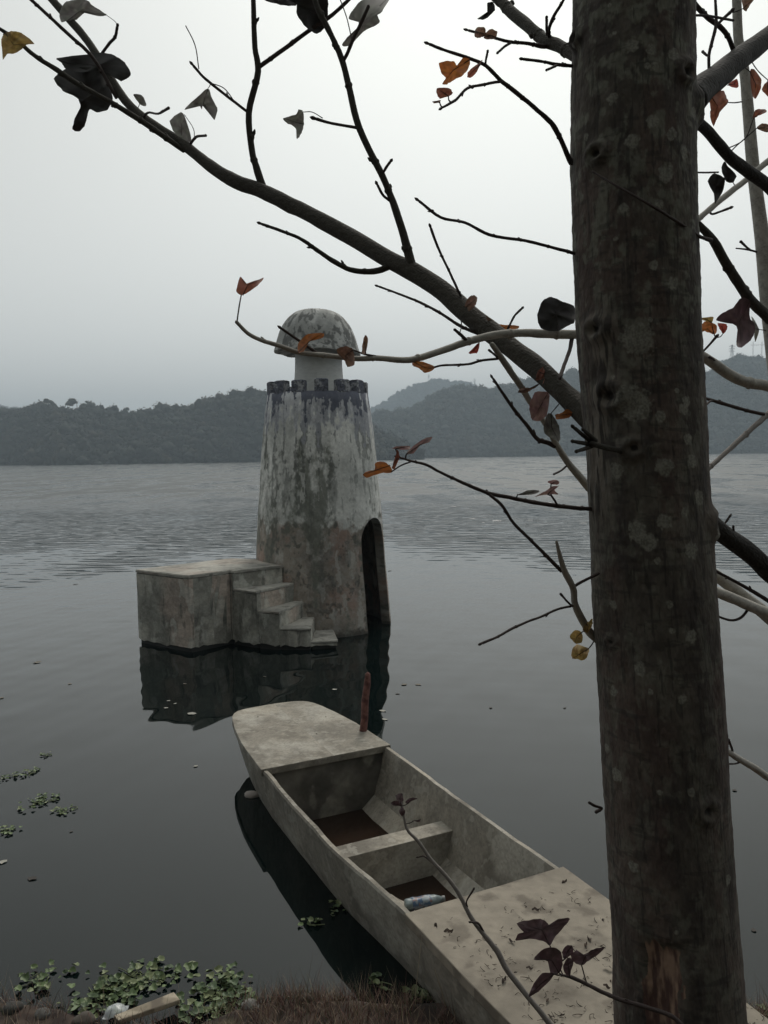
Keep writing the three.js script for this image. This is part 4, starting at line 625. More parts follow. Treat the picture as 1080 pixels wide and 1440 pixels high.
const limb = branch(tree, tree, 'limb', [[862, 606, 52.8], [838, 590, 41.4], [815, 573, 34.3], [790, 550, 30.8], [770, 530, 29.5], [735, 502, 29.0], [700, 474, 29.0], [660, 442, 28.2], [620, 407, 27.3], [585, 384, 26.4], [545, 364, 24.6], [500, 337, 23.8], [450, 309, 22.9], [400, 284, 21.1], [362, 266, 20.2], [330, 255, 19.4], [295, 233, 16.7], [264, 208, 15.0], [207, 170, 13.2], [180, 146, 12.3], [163, 122, 11.4], [143, 88, 10.6], [122, 56, 10.6], [100, 30, 10.6], [74, 0, 10.6], [50, -28, 9.7]], 1.38, 2.6, M.limb, { tip: false });
const dAt = (px, py, t = tree) => { let b = null, m = 1e9; for (const s of samples) if (s[0] === t) { const d = Math.hypot(s[1] - px, s[2] - py); if (d < m) { m = d; b = s; } } return b[3]; };
const tw = (par, list, dEnd, o = {}) => branch(tree, par, o.name ?? 'twig', list, o.d0 ?? dAt(list[0][0], list[0][1]), dEnd ?? (dAt(list[0][0], list[0][1]) - 0.05), o.m ?? M.twig, o);
const br1 = tw(tree, sc(Z5, 7, [[700, 572, 8], [540, 462, 8], [420, 387, 7], [300, 322, 7], [215, 265, 7], [130, 210, 6], [60, 150, 5], [0, 110, 5], [-50, 75, 5]]), 2.2, { name: 'branch', m: M.limb, tip: false });
tw(limb, sc(Z5, 5, [[442, 372, 5], [350, 215, 5], [260, 130, 5], [120, 0, 5], [80, -40, 5]]), 2.3, { tip: false });
tw(limb, sc(Z5, 5, [[386, 205, 4], [415, 165, 4], [437, 140, 4.5], [445, 102, 4]]), 2.3);
tw(limb, sc(Z5, 4, [[540, 448, 4], [562, 428, 3], [600, 432, 3], [637, 412, 4]]), 2.1);
tw(limb, sc(Z5, 4, [[722, 548, 4], [745, 520, 4], [778, 515, 3.5]]), 2.1);
const br2 = tw(tree, sc(Z5, 9, [[995, 705, 12], [975, 640, 10], [960, 590, 9], [945, 430, 8.5], [980, 270, 9], [968, 180, 7.5], [962, 0, 7], [960, -60, 7]]), 2.0, { name: 'branch', m: M.limb, tip: false, buds: 50 });
tw(br2, [...sc(Z5, 6, [[978, 262], [990, 250], [1080, 185]]), [432, 45, 6], [462, 25, 5.5], [488, 2, 5], [505, -14, 5]], 2.0, { tip: false, buds: 30 });
tw(br2, sc(Z5, 4, [[940, 425], [830, 340], [770, 290], [735, 250]]), 2.0, { buds: 40 });
tw(br2, sc(Z5, 1.5, [[755, 262], [740, 170], [705, 98]]), 2.0, { buds: 0, tip: false, d0: 2.0 });
tw(br2, sc(Z5, 1.4, [[890, 385], [850, 335], [800, 315]]), 2.0, { buds: 0, tip: false, d0: 2.0 });
const br3 = tw(tree, sc(Z6, 9, [[522, 905, 15], [515, 880, 13], [480, 750, 11], [430, 610, 9.5], [340, 420, 9.5], [310, 300, 9], [285, 200, 8.5], [255, 130, 8], [230, 80, 8], [205, 30, 8], [185, -30, 7]]), 1.75, { name: 'branch', m: M.limb, tip: false, buds: 60 });
tw(br3, sc(Z6, 5, [[286, 205], [300, 180], [320, 130], [345, 80], [372, 20]]), 1.72, { buds: 0, tip: false });
tw(br3, sc(Z6, 4, [[335, 422, 4.5], [240, 405, 4], [200, 393, 5]]), 1.75, { buds: 0 });
tw(br3, sc(Z6, 3, [[440, 662, 4], [418, 642, 3.5], [402, 612, 4]]), 1.75, { buds: 0 });
tw(br3, sc(Z6, 4, [[420, 572, 3.5], [430, 552, 4], [442, 536, 4]]), 1.75, { buds: 0 });
tw(br3, sc(Z6, 1.5, [[275, -10], [300, 60], [316, 130]]), 1.72, { buds: 0, tip: false, d0: 1.72 });
tw(tree, sc(Z6, 7, [[440, 880, 10], [410, 892, 9], [370, 897, 8], [310, 890, 7], [260, 865, 7], [200, 825, 6], [150, 790, 5], [90, 765, 4.5], [20, 740, 4]]), 1.75, { name: 'branch', m: M.limb, buds: 45 });
tw(limb, sc(Z6, 4, [[690, 1000, 4], [680, 985, 4], [640, 900, 3.5], [600, 815, 3.5], [578, 755, 4]]), 1.65, { buds: 24 });
tw(limb, [...sc(ZB, 5, [[270, 345, 5], [140, 290, 4.5], [0, 200, 4]]), [590, 425, 3.5], [560, 413, 3], [533, 403, 3]], 1.65, { buds: 26 });
tw(limb, sc(ZB, 3, [[460, 310], [490, 250], [510, 215], [555, 170, 3.5]]), 1.55, { buds: 0 });
// small side branches of the trunk
const br4 = tw(tree, sc(ZQ, 6, [[1110, 400, 7], [1060, 398, 6], [930, 385, 6], [830, 370, 6], [720, 348, 5.5], [630, 330, 5.5], [540, 295, 5], [480, 268, 4.5], [400, 230, 4], [350, 203, 4], [280, 185, 3.5], [230, 170, 3]]), 1.12, { name: 'branch', d0: 1.3, buds: 32 });
tw(br4, sc(ZQ, 3, [[935, 385, 3], [920, 360, 3], [905, 338, 3]]), null, { buds: 0, tip: false });
const br5 = tw(tree, [...sc(ZY, 9, [[850, 1090, 13], [790, 1040, 12], [770, 1010, 11], [700, 870, 9.5], [690, 780, 9], [640, 680, 9], [610, 580, 6], [592, 505, 4]])], 1.22, { name: 'branch', d0: 1.34, m: M.pale, buds: 0, tip: false });
tw(br5, [...sc(ZY, 5, [[622, 678, 6], [520, 575, 5], [430, 485, 4.5], [340, 395, 4.5], [270, 290, 4.5], [205, 235, 4.5]])], 1.2, { buds: 30 });
tw(br5, sc(ZY, 4, [[693, 768], [740, 740], [790, 715], [840, 690]]), 1.27, { buds: 0, tip: false });
tw(br5, sc(ZY, 3.5, [[690, 880], [600, 900], [500, 945], [430, 970], [330, 1015, 4], [250, 1060], [160, 1098, 4]]), 1.15, { buds: 40 });
tw(br5, sc(ZY, 3, [[680, 880], [650, 850], [620, 815, 3.5]]), 1.2, { buds: 0 });
const br6 = tw(tree, sc(ZT, 16, [[1060, 395, 20], [1000, 365, 17], [900, 310, 16], [820, 280, 16], [700, 180, 16], [600, 100, 17], [530, 30, 14], [470, -20, 12], [400, -90, 12]]), 1.6, { name: 'branch', d0: 1.32, m: M.limb, tip: false, buds: 40 });
tw(br6, sc(ZT, 5, [[880, 285, 5], [842, 235, 5], [870, 130, 5], [940, 10, 4], [970, -50, 4]]), 1.35, { buds: 16, tip: false });
tw(br6, sc(ZT, 4, [[832, 240], [828, 190], [828, 135, 4]]), 1.35, { buds: 0 });
const tw6 = tw(br6, sc(ZT, 5, [[840, 318, 7], [800, 320, 6], [700, 300, 5], [580, 290, 4.5], [470, 262, 4], [380, 235, 3.5], [290, 210, 3.5]]), 1.36, { buds: 30 });
tw(br6, sc(ZT, 3.5, [[585, 293], [540, 320], [500, 355]]), 1.36, { buds: 0 });
const br7 = tw(tree, sc(ZT, 5, [[1040, 460, 6], [1000, 455, 5], [900, 445, 5], [800, 425, 4], [670, 408, 4]]), 1.25, { name: 'branch', d0: 1.31, buds: 20 });
tw(br7, sc(ZT, 3.5, [[905, 448], [870, 465], [835, 480]]), 1.25, { buds: 0 });
const br8 = tw(tree, sc(ZT, 6, [[1000, 1130, 8], [975, 1080, 7], [910, 930, 7], [860, 850, 7], [740, 740, 6], [620, 640, 6], [510, 555, 5.5], [410, 455, 5], [300, 405, 4.5], [120, 345, 4], [20, 305, 4]]), 1.15, { name: 'branch', d0: 1.31, buds: 44 });
tw(br8, sc(ZT, 4, [[515, 562], [450, 572], [390, 585], [280, 610], [200, 690], [110, 742, 3]]), 1.15, { buds: 24 });
tw(br8, sc(ZT, 3, [[405, 455], [408, 420], [418, 370, 3.5]]), 1.17, { buds: 0 });
tw(tree, sc(Z6, 5, [[1080, 845, 6], [1045, 835, 5], [970, 815, 4.5], [890, 795, 4.5], [770, 775, 4.5], [690, 735, 4], [610, 718, 4], [540, 665, 4]]), 1.15, { name: 'branch', d0: 1.31, buds: 34 });
tw(tree, [[838, 1142, 5], [846, 1137, 4], [836, 1133, 4], [831, 1130, 4]], 1.27, { name: 'bud_spur', d0: 1.31, buds: 0 });
const spur = tw(tree, [[880, 637, 9], [868, 633, 8], [850, 629, 8], [832, 624, 9]], 1.17, { name: 'spur', d0: 1.235, buds: 0, m: M.limb, tip: false });
for (const [x, y, x2, y2] of [[832, 622, 808, 602], [830, 625, 808, 621], [832, 628, 813, 634], [838, 620, 822, 606]]) tw(spur, [[x, y, 6], [(x + x2) / 2, (y + y2) / 2, 6], [x2, y2, 5]], 1.15, { d0: 1.18, buds: 0, m: M.limb });
const limb2 = branch(tree, tree, 'limb', sc(ZR, 30, [[60, 820, 44], [130, 745, 40], [250, 650, 36], [380, 540, 33], [520, 432, 30], [691, 300, 27], [900, 140, 25]]), 1.34, 1.75, M.dark, { tip: false });
tw(limb2, [...sc(ZR, 4.5, [[215, 600], [213, 450], [240, 330, 5], [270, 200], [265, 0, 4], [265, -60, 4]])], 1.45, { buds: 40, tip: false });
tw(limb2, sc(ZR, 4, [[270, 210], [320, 160], [385, 100, 5]]), 1.45, { buds: 0 });
tw(limb2, sc(ZR, 3.5, [[212, 452], [195, 448], [175, 430, 4]]), 1.45, { buds: 0 });
tw(tree, sc(ZR, 3.5, [[80, 123], [200, 128], [300, 145], [392, 162]]), 1.42, { d0: 1.36, buds: 24 });
tw(limb2, sc(ZR, 7, [[410, 400], [370, 300], [310, 222], [200, 140], [105, 40], [60, -20]]), 1.45, { name: 'shoot', buds: 30, tip: false, m: M.twig });
const limb3 = branch(tree, tree, 'limb', sc(ZR, 15, [[80, 940, 16], [130, 1000, 15], [200, 1060, 15], [300, 1180, 15], [400, 1290, 16], [520, 1380, 17], [690, 1510, 17], [800, 1620, 17]]), 1.36, 1.62, M.dark, { tip: false });
const limb4 = branch(tree, tree, 'limb', sc(ZU, 25, [[60, 660, 30], [165, 745, 27], [280, 835, 26], [380, 905, 27], [450, 965, 26], [508, 1030, 25], [640, 1150, 25]]), 1.36, 1.5, M.dark, { tip: false });
tw(limb4, sc(ZU, 3, [[230, 770], [255, 740], [272, 715, 3.5]]), 1.4, { buds: 0 });
tw(limb4, sc(ZU, 3, [[300, 820], [303, 800], [302, 778, 3.5]]), 1.4, { buds: 0 });
tw(limb4, sc(ZU, 5, [[640, 1290, 7], [508, 1205, 6], [400, 1140, 5], [255, 1060, 4], [180, 1020, 4]]), 1.45, { d0: 1.5, buds: 30 });
// twig lying across the front of the trunk
tw(tree, [[1000, 338, 6], [985, 333, 5], [970, 323, 4.5], [919, 291, 4], [870, 263, 3.5], [838, 244, 3]], 1.215, { name: 'branch', d0: 1.27, bow: -0.065, buds: 40 });

// --- the slender pale tree beside it
const baseP = P(1150, 1720, 1.95); baseP.y = groundH(baseP.x, baseP.z) - 0.03;
const pale = thing('slender_tree', baseP, 'slender pale-barked young tree beside the large dark trunk', 'tree');
branch(pale, pale, 'trunk', [[1032, -60, 12], [1036, 0, 12.5], [1038, 50, 13], [1043, 80, 13.5], [1048, 110, 14], [1053.7, 174, 15.5], [1059, 233, 17], [1066, 290, 18.5], [1072, 338, 20], [1079, 409, 22], [1088, 480, 24], [1098, 560, 26], [1110, 700, 28], [1120, 860, 30], [1130, 1115, 33], [1143, 1440, 37], [1152, 1700, 42], [1153, 1740, 50]], 1.95, 1.95, M.pale, { tip: false, buds: 0, rough: 0.05 });
const pb = (par, list, d0, d1, o = {}) => branch(pale, par, o.name ?? 'branch', list, d0, d1, o.m ?? M.pale, o);
const pb1 = pb(pale, [[1098, 552, 17], [1080, 543, 15], [1050, 538, 15], [1026, 527, 15], [1002, 510, 14], [984, 499, 13.5], [950, 486, 13], [900, 474, 13], [850, 470, 13], ...sc(ZB, 11, [[880, 345, 13], [700, 340, 12], [550, 335, 11], [400, 345, 11], [200, 390, 10.5], [0, 460, 9.5]]), ...sc(Z8, 7, [[530, 262, 9], [440, 257, 8], [370, 258, 7.5], [300, 250, 7], [200, 238, 7], [150, 220, 6.5], [100, 205, 6], [60, 185, 5.5], [25, 150, 5]])], 1.78, 1.2, { buds: 62, tip: false, rough: 0.06 });
const dP = (x, y) => dAt(x, y, pale);
const pt2 = (par, list, o = {}) => pb(par, list, o.d0 ?? dP(list[0][0], list[0][1]), o.d1 ?? dP(list[0][0], list[0][1]) - 0.04, { name: 'twig', m: M.twig, buds: 0, ...o });
pt2(pb1, sc(Z8, 4, [[262, 243, 5], [215, 210, 4], [160, 172, 4]]));
pt2(pb1, sc(Z8, 2.5, [[440, 252, 3], [400, 245, 3], [365, 232, 2]]));
pt2(pb1, sc(ZB, 5, [[175, 385, 5], [140, 350, 5], [105, 320, 4]]));
pt2(pb1, sc(ZB, 1.5, [[130, 335], [142, 290], [140, 250]]), { tip: false });
pt2(pb1, sc(ZB, 6, [[905, 375, 6], [890, 450, 5.5], [850, 560, 5.5], [820, 650, 6]]), { d1: 1.45, tip: false });
pt2(pb1, [[986, 497, 3], ...sc(ZS, 3, [[160, 1120], [195, 1080, 4]])]);
pt2(pb1, sc(ZS, 3, [[200, 1228], [180, 1205], [165, 1198, 4]]));
// the second pale branch, seen left of the trunk
const pb2 = pb(pale, [[1120, 900, 20], [1060, 850, 17], [980, 790, 15], [900, 740, 14], [850, 708, 13], ...sc(ZB, 9, [[960, 1330, 11], [870, 1220, 9.5], [800, 1110, 8.5], [720, 960, 8], [610, 800, 8], [550, 700, 9], [480, 600, 9.5], [420, 510, 9], [350, 410, 7]])], 1.93, 1.45, { buds: 0, tip: false });
pt2(pb2, sc(ZB, 5, [[790, 1118, 7], [740, 1092, 6.5], [670, 1070, 6], [600, 980, 5.5], [510, 870, 5], [420, 740, 4.5], [360, 650, 3.5]]), { buds: 26 });
pt2(pb2, [...sc(ZB, 3.5, [[400, 512], [280, 525], [190, 550], [0, 560, 3]]), [609, 517, 3]], { buds: 40 });
pt2(pb2, sc(ZB, 3, [[395, 510], [370, 485], [340, 460, 3.5]]));
pt2(pb2, sc(ZB, 3, [[868, 1252], [830, 1285], [790, 1305, 3]]));
const pb3 = pb(pale, [[1088, 455, 17], ...sc(ZS, 14, [[508, 960, 15], [400, 850, 14], [290, 690, 13], [180, 500, 12], [80, 390, 9], [40, 350, 8]])], 1.95, 1.7, { m: M.limb, buds: 70, tip: false });
const pb4 = pb(pale, sc(ZS, 8.5, [[640, -40, 10], [508, 30, 9], [400, 120, 8], [250, 240, 8.5], [120, 350, 8], [60, 400, 8]]), 1.9, 1.68, { buds: 0, tip: false });
pt2(pb4, sc(ZS, 3, [[160, 318], [172, 343], [220, 330], [272, 310, 4]]));
pt2(pb3, sc(ZS, 2.5, [[440, 568, 3], [390, 555, 3], [330, 548, 2]]), { d0: 1.95 });
pt2(pb3, sc(ZS, 3, [[400, 555], [375, 535], [352, 513, 4]]), { d0: 1.94 });
pt2(pb3, sc(ZS, 2.5, [[20, 92], [120, 96], [200, 94]]), { d0: 1.7, d1: 1.75 });
const pb5 = pb(pale, sc(ZU, 7, [[600, 10, 9], [508, 95, 8], [380, 210, 7.5], [250, 330, 7], [145, 425, 7], [60, 510, 6]]), 1.95, 1.7, { m: M.stem, buds: 60, tip: false });
pt2(pb5, sc(ZU, 5, [[485, 97], [350, 65], [200, 20], [130, 0, 4], [60, -15, 4]]), { buds: 40 });
pt2(pb5, sc(ZU, 3, [[185, 12], [160, 20], [135, 48]]));
const pb6 = pb(pale, sc(ZU, 15, [[680, 1330, 18], [508, 1280, 16], [400, 1237, 15.5], [300, 1192, 15], [195, 1152, 15], [60, 1110, 13]]), 1.95, 1.65, { buds: 0, tip: false });
pt2(pb6, sc(ZU, 4, [[392, 1250, 4.5], [372, 1280], [340, 1310], [290, 1322, 3.5], [200, 1295, 3], [140, 1270, 3]]));
const pb7 = pb(pale, sc(ZW, 9, [[420, 390, 12], [262, 305, 10], [200, 262, 9.5], [130, 222, 9], [60, 176, 8], [-30, 120, 7]]), 1.95, 1.65, { buds: 0, tip: false });
pt2(pb7, sc(ZW, 3, [[100, 200], [95, 170, 3.5], [82, 138, 4]]));
pt2(pb7, sc(ZW, 2.5, [[128, 238], [105, 243], [80, 243]]));

// --- leaves
const lf = (t, tr, m, list, o) => leaf(t, list, tr, m, o);
lf(tree, Z5, LEAF.black, [[215, 220], [340, 205], [400, 200], [445, 215], [480, 245], [497, 285], [460, 308], [430, 290], [380, 270], [300, 275], [250, 262], [235, 240]], { curl: 0.9 });
lf(tree, Z5, LEAF.black, [[250, 262], [205, 300], [240, 345], [290, 370], [305, 405], [285, 450], [275, 490], [300, 500], [325, 470], [340, 415], [370, 427], [410, 415], [428, 375], [415, 320], [380, 262], [310, 255]], { curl: 0.7, label: 'nearly black withered leaf' });
lf(tree, Z5, LEAF.grey, [[225, 55], [240, 15], [270, 0], [330, 0], [350, 20], [405, 55], [370, 60], [330, 42], [290, 75], [255, 80], [232, 84]], { stalk: [[405, 58], [435, 80], [450, 100]] });
lf(tree, Z5, LEAF.yellow, [[5, 150], [20, 125], [50, 117], [90, 130], [130, 165], [100, 170], [80, 190], [50, 205], [25, 205], [12, 228], [8, 190]], { label: 'yellow-tan leaf' });
lf(tree, Z5, LEAF.grey, [[645, 460], [685, 425], [700, 440], [725, 520], [720, 540], [690, 525], [660, 500]], { stalk: [[700, 435], [735, 490], [738, 525]] });
lf(tree, Z5, LEAF.grey, [[700, 415], [730, 385], [790, 335], [805, 375], [825, 410], [815, 455], [795, 430], [775, 385], [765, 415], [750, 390], [715, 412]]);
lf(tree, Z5, LEAF.grey, [[505, 360], [540, 362], [556, 402], [530, 395]]);
lf(tree, Z6, LEAF.black, [[60, -30], [130, 5], [135, 50], [165, 90], [200, 112], [225, 95], [236, 60], [238, 0], [230, -40]], { front: 0.02 });
lf(tree, Z6, LEAF.black, [[25, 0], [80, 16], [130, 19], [125, 5], [60, -12], [20, -10]]);
lf(tree, Z6, LEAF.grey, [[350, 0], [440, -12], [415, 40], [400, 48], [408, 75], [370, 95], [350, 110], [310, 150], [283, 150], [300, 125], [330, 100], [340, 72], [310, 65], [308, 50]], { curl: 1.1 });
lf(tree, Z6, LEAF.grey, [[90, 390], [130, 378], [140, 362], [155, 368], [158, 410], [150, 440], [135, 460], [130, 422], [100, 405]], { stalk: [[155, 370], [185, 370], [220, 390]] });
lf(tree, ZT, LEAF.orange, [[85, 435], [150, 420], [190, 425], [215, 455], [250, 400], [300, 410], [290, 470], [250, 520], [190, 550], [140, 582], [108, 578], [130, 540], [100, 500]], { m: 1, label: 'orange-brown leaf' });
lf(tree, ZT, LEAF.rust, [[385, 410], [355, 440], [290, 490], [280, 530], [310, 535], [350, 490], [375, 440]]);
lf(tree, ZT, LEAF.rust, [[70, 610], [150, 605], [180, 640], [150, 665], [90, 680], [70, 650]]);
lf(tree, ZT, LEAF.brown, [[40, 700], [95, 690], [90, 708], [50, 712]]);
lf(tree, ZT, LEAF.black, [[418, 20], [460, 15], [472, 70], [430, 115], [385, 137], [350, 130], [400, 110], [430, 75]]);
lf(tree, ZT, LEAF.brown, [[330, 215], [350, 190], [400, 190], [408, 230], [385, 255], [350, 262], [330, 250]]);
lf(tree, ZT, LEAF.brown, [[400, 235], [440, 200], [485, 215], [480, 260], [440, 272], [395, 265]]);
lf(pale, Z8, LEAF.rust, [[25, 60], [38, 18], [52, 40], [105, 22], [88, 45], [45, 73]], { stalk: [[40, 72], [34, 105], [28, 148]] });
lf(pale, Z8, LEAF.orange, [[208, 210], [235, 186], [280, 183], [278, 198], [240, 206], [225, 235], [206, 240]]);
lf(pale, Z8, LEAF.orange, [[540, 266], [560, 265], [600, 278], [602, 290], [575, 300], [560, 287], [542, 280]], { label: 'bright orange leaf' });
lf(pale, Z8, LEAF.red, [[705, 240], [735, 211], [730, 240], [712, 244]]);
lf(tree, Z8, LEAF.orange, [[775, 155], [800, 158], [850, 163], [845, 172], [800, 178], [780, 172]]);
lf(tree, Z8, LEAF.brown, [[752, 132], [765, 140], [782, 150], [795, 165], [770, 160]]);
lf(pale, Z8, LEAF.black, [[905, 130], [920, 90], [945, 78], [980, 92], [1012, 105], [1014, 150], [990, 165], [965, 178], [915, 170]], { curl: 1.0, label: 'dark crumpled leaf' });
lf(tree, Z8, LEAF.brown, [[692, 112], [700, 85], [715, 73], [730, 80], [725, 100], [702, 122]], { front: 0.03 });
lf(pale, Z8, LEAF.brown, [[320, 230], [345, 222], [367, 232], [370, 275], [350, 283], [340, 262], [322, 245]]);
lf(pale, Z8, LEAF.brown, [[394, 215], [402, 190], [410, 200], [404, 242], [393, 244]]);
lf(tree, ZB, LEAF.pink, [[610, 840], [650, 745], [740, 745], [750, 800], [730, 900], [690, 940], [630, 935]], { curl: 0.5, front: 0.03 });
lf(tree, ZB, LEAF.grey, [[730, 900], [760, 890], [810, 960], [825, 1030], [815, 1085], [760, 1060], [710, 1020], [715, 960]], { front: 0.03 });
lf(tree, ZB, LEAF.orange, [[800, 930], [790, 900], [825, 890], [870, 862], [915, 890], [870, 925]]);
lf(tree, ZB, LEAF.rust, [[655, 660], [670, 600], [720, 560], [765, 580], [735, 610], [700, 690]], { front: 0.035 });
lf(tree, ZB, LEAF.brown, [[530, 745], [560, 715], [640, 710], [690, 680], [640, 722], [580, 748]], { front: 0.03 });
lf(tree, ZQ, LEAF.orange, [[65, 245], [90, 230], [118, 225], [120, 195], [150, 187], [185, 205], [195, 235], [140, 240], [80, 260]], { stalk: [[190, 235], [235, 205], [280, 188]], label: 'orange leaf hanging before the tower' });
lf(tree, ZQ, LEAF.pink, [[190, 128], [220, 120], [275, 118], [268, 134], [210, 132]]);
lf(tree, ZQ, LEAF.pink, [[275, 130], [340, 85], [375, 78], [360, 100], [320, 115], [290, 150], [258, 155]]);
lf(tree, ZQ, LEAF.rust, [[218, 135], [228, 170], [206, 220], [194, 215], [208, 170]]);
lf(tree, ZQ, LEAF.grey, [[755, 335], [800, 318], [850, 316], [845, 330], [785, 337]]);
lf(tree, ZQ, LEAF.pink, [[830, 345], [880, 320], [910, 300], [940, 295], [922, 315], [940, 335], [890, 335]]);
lf(tree, ZQ, LEAF.pink, [[890, 276], [920, 268], [940, 276], [938, 290], [905, 288]]);
lf(tree, ZY, LEAF.yellow, [[670, 1060], [700, 1025], [740, 1035], [742, 1090], [700, 1100]], { label: 'olive yellow leaf' });
lf(tree, ZY, LEAF.yellow, [[680, 1150], [710, 1105], [780, 1130], [770, 1180], [740, 1200], [712, 1190], [685, 1190]]);
lf(tree, ZY, LEAF.yellow, [[745, 1020], [765, 985], [800, 955], [802, 990], [770, 1040]]);
lf(tree, ZR, LEAF.rust, [[200, 740], [330, 735], [355, 790], [370, 830], [300, 910], [250, 1025], [220, 940], [225, 870]], { stalk: [[365, 830], [420, 832], [480, 824]], label: 'dark red leaf under the limb' });
lf(tree, ZR, LEAF.red, [[365, 690], [440, 640], [450, 710]]);
lf(tree, ZR, LEAF.rust, [[545, 580], [580, 560], [635, 640], [630, 730], [590, 800], [560, 760]]);
lf(tree, ZR, LEAF.rust, [[570, 935], [600, 885], [670, 885], [680, 910], [610, 940], [572, 965]]);
lf(tree, ZR, LEAF.rust, [[640, 720], [691, 650], [720, 700], [700, 790]]);
lf(tree, ZR, LEAF.brown, [[600, 1040], [640, 1000], [691, 1010], [720, 1050], [680, 1072]]);
lf(tree, ZR, LEAF.brown, [[480, -10], [575, -10], [540, 50], [515, 95], [490, 70]]);
lf(pale, ZS, LEAF.black, [[150, 150], [190, 100], [250, 130], [240, 200], [195, 280], [185, 220]], { curl: 0.9 });
lf(pale, ZS, LEAF.black, [[230, 80], [250, 30], [270, 60], [320, 110], [300, 155], [260, 150]]);
lf(pale, ZS, LEAF.maroon, [[300, 900], [350, 840], [400, 860], [400, 960], [430, 1000], [415, 1080], [350, 1138], [320, 1120], [320, 1010], [200, 975], [240, 930]], { curl: 1.0, label: 'large dark drooping leaf' });
lf(pale, ZS, LEAF.grey, [[410, 950], [455, 1030], [430, 1105], [425, 1020]]);
lf(pale, ZS, LEAF.orange, [[85, 1060], [110, 1000], [150, 980], [205, 1010], [190, 1060], [130, 1040]]);
lf(pale, ZS, LEAF.red, [[210, 990], [260, 1000], [265, 1030], [240, 1055], [220, 1025]]);
lf(pale, ZS, LEAF.yellow, [[105, 962], [180, 955], [172, 990], [130, 978]]);

// --- saplings in front
const baseA = V(P(780, 1470, 1.7).x, 0, -1.62); baseA.y = groundH(baseA.x, baseA.z) - 0.02;
const sapA = thing('bare_sapling', baseA, 'thin bare sapling leaning across the boat with dark buds at its tip', 'sapling');
{
  const bp = baseA.clone().sub(camera.position).applyQuaternion(camera.quaternion.clone().invert()); const bx = 540 + F * bp.x / -bp.z, by = 720 - F * bp.y / -bp.z;
  const st = branch(sapA, sapA, 'stem', [[bx, by, 13], [lerp(bx, 790, 0.5), lerp(by, 1470, 0.5), 12], [790, 1468, 8.8], [767, 1432, 8.0], [737, 1395, 7.6], [711, 1361, 8.0], [700, 1339, 8.0], [682, 1316, 6.8], [663, 1291, 6.4], [643, 1253, 6.0], [623, 1227, 5.6], [607, 1210, 5.2], [588, 1183, 4.8], [573, 1167, 4.0], [568, 1150, 3.2], [565, 1133, 4.0]], -bp.z, 1.85, M.stem, { buds: 0 });
  branch(sapA, st, 'twig', [[657, 1275, 3], [656, 1268, 2], [665, 1252, 3]], dAt(657, 1275, sapA), 1.8, M.twig, { buds: 0 });
  branch(sapA, st, 'twig', [[607, 1212, 3], [596, 1204, 2], [590, 1205, 2]], dAt(607, 1210, sapA), 1.85, M.twig, { buds: 0 });
  branch(sapA, st, 'twig', [[680, 1310, 3], [672, 1298, 3], [664, 1297, 3]], dAt(680, 1312, sapA), 1.8, M.twig, { buds: 0 });
  lf(sapA, ZM, LEAF.maroon, [[60, 170], [110, 155], [150, 200], [110, 200], [75, 195]]); lf(sapA, ZM, LEAF.maroon, [[100, 110], [150, 95], [165, 150], [140, 175], [110, 150]]); lf(sapA, ZM, LEAF.maroon, [[180, 160], [230, 130], [285, 140], [240, 155], [195, 185]]); lf(sapA, ZM, LEAF.maroon, [[125, 235], [150, 205], [178, 240], [160, 290], [140, 270]]);
  lf(sapA, ZM, LEAF.maroon, [[260, 320], [310, 315], [300, 335], [275, 335]]);
}
const baseB = V(P(985, 1440, 1.0).x, 0, -0.98); baseB.y = groundH(baseB.x, baseB.z) - 0.02;
const sapB = thing('leafy_sapling', baseB, 'small sapling with dark maroon leaves before the foot of the large trunk', 'sapling');
{
  const top = [960, 1436];
  const st = branch(sapB, sapB, 'stem', [[1150, 2300, 9], [1080, 1900, 8], [1010, 1600, 7.5], [975, 1470, 7], [950, 1433, 6.5], [917, 1419, 6], [883, 1409, 6], [868, 1404, 6], [849, 1396, 5.5], [825, 1384, 5], [803, 1374, 5], [789, 1371, 3]], 1.02, 1.1, M.twig, { buds: 60, tip: false });
  branch(sapB, st, 'twig', sc(ZL, 1.8, [[520, 512], [505, 460], [490, 405]]), dAt(825, 1384, sapB), 1.1, M.twig, { buds: 0, tip: false });
  branch(sapB, st, 'twig', sc(ZL, 1.8, [[380, 460], [345, 380], [305, 290]]), dAt(790, 1371, sapB), 1.12, M.twig, { buds: 0, tip: false });
  for (const q of [[[110, 160], [200, 138], [260, 135], [290, 155], [312, 180], [350, 135], [420, 130], [400, 165], [340, 235], [305, 290], [280, 270], [200, 250], [105, 262], [120, 220], [155, 215]], [[210, 370], [270, 310], [330, 300], [370, 330], [380, 400], [360, 450], [310, 460], [290, 380]], [[375, 330], [400, 290], [435, 290], [440, 330], [390, 370]], [[385, 400], [410, 360], [445, 375], [430, 430], [420, 470], [385, 440]], [[425, 345], [460, 318], [495, 345], [560, 310], [622, 300], [590, 340], [520, 385], [490, 405], [450, 390]], [[260, 450], [330, 455], [290, 510], [220, 570], [180, 590], [200, 530]]]) lf(sapB, ZL, LEAF.maroon, q, { curl: 0.45 });
}

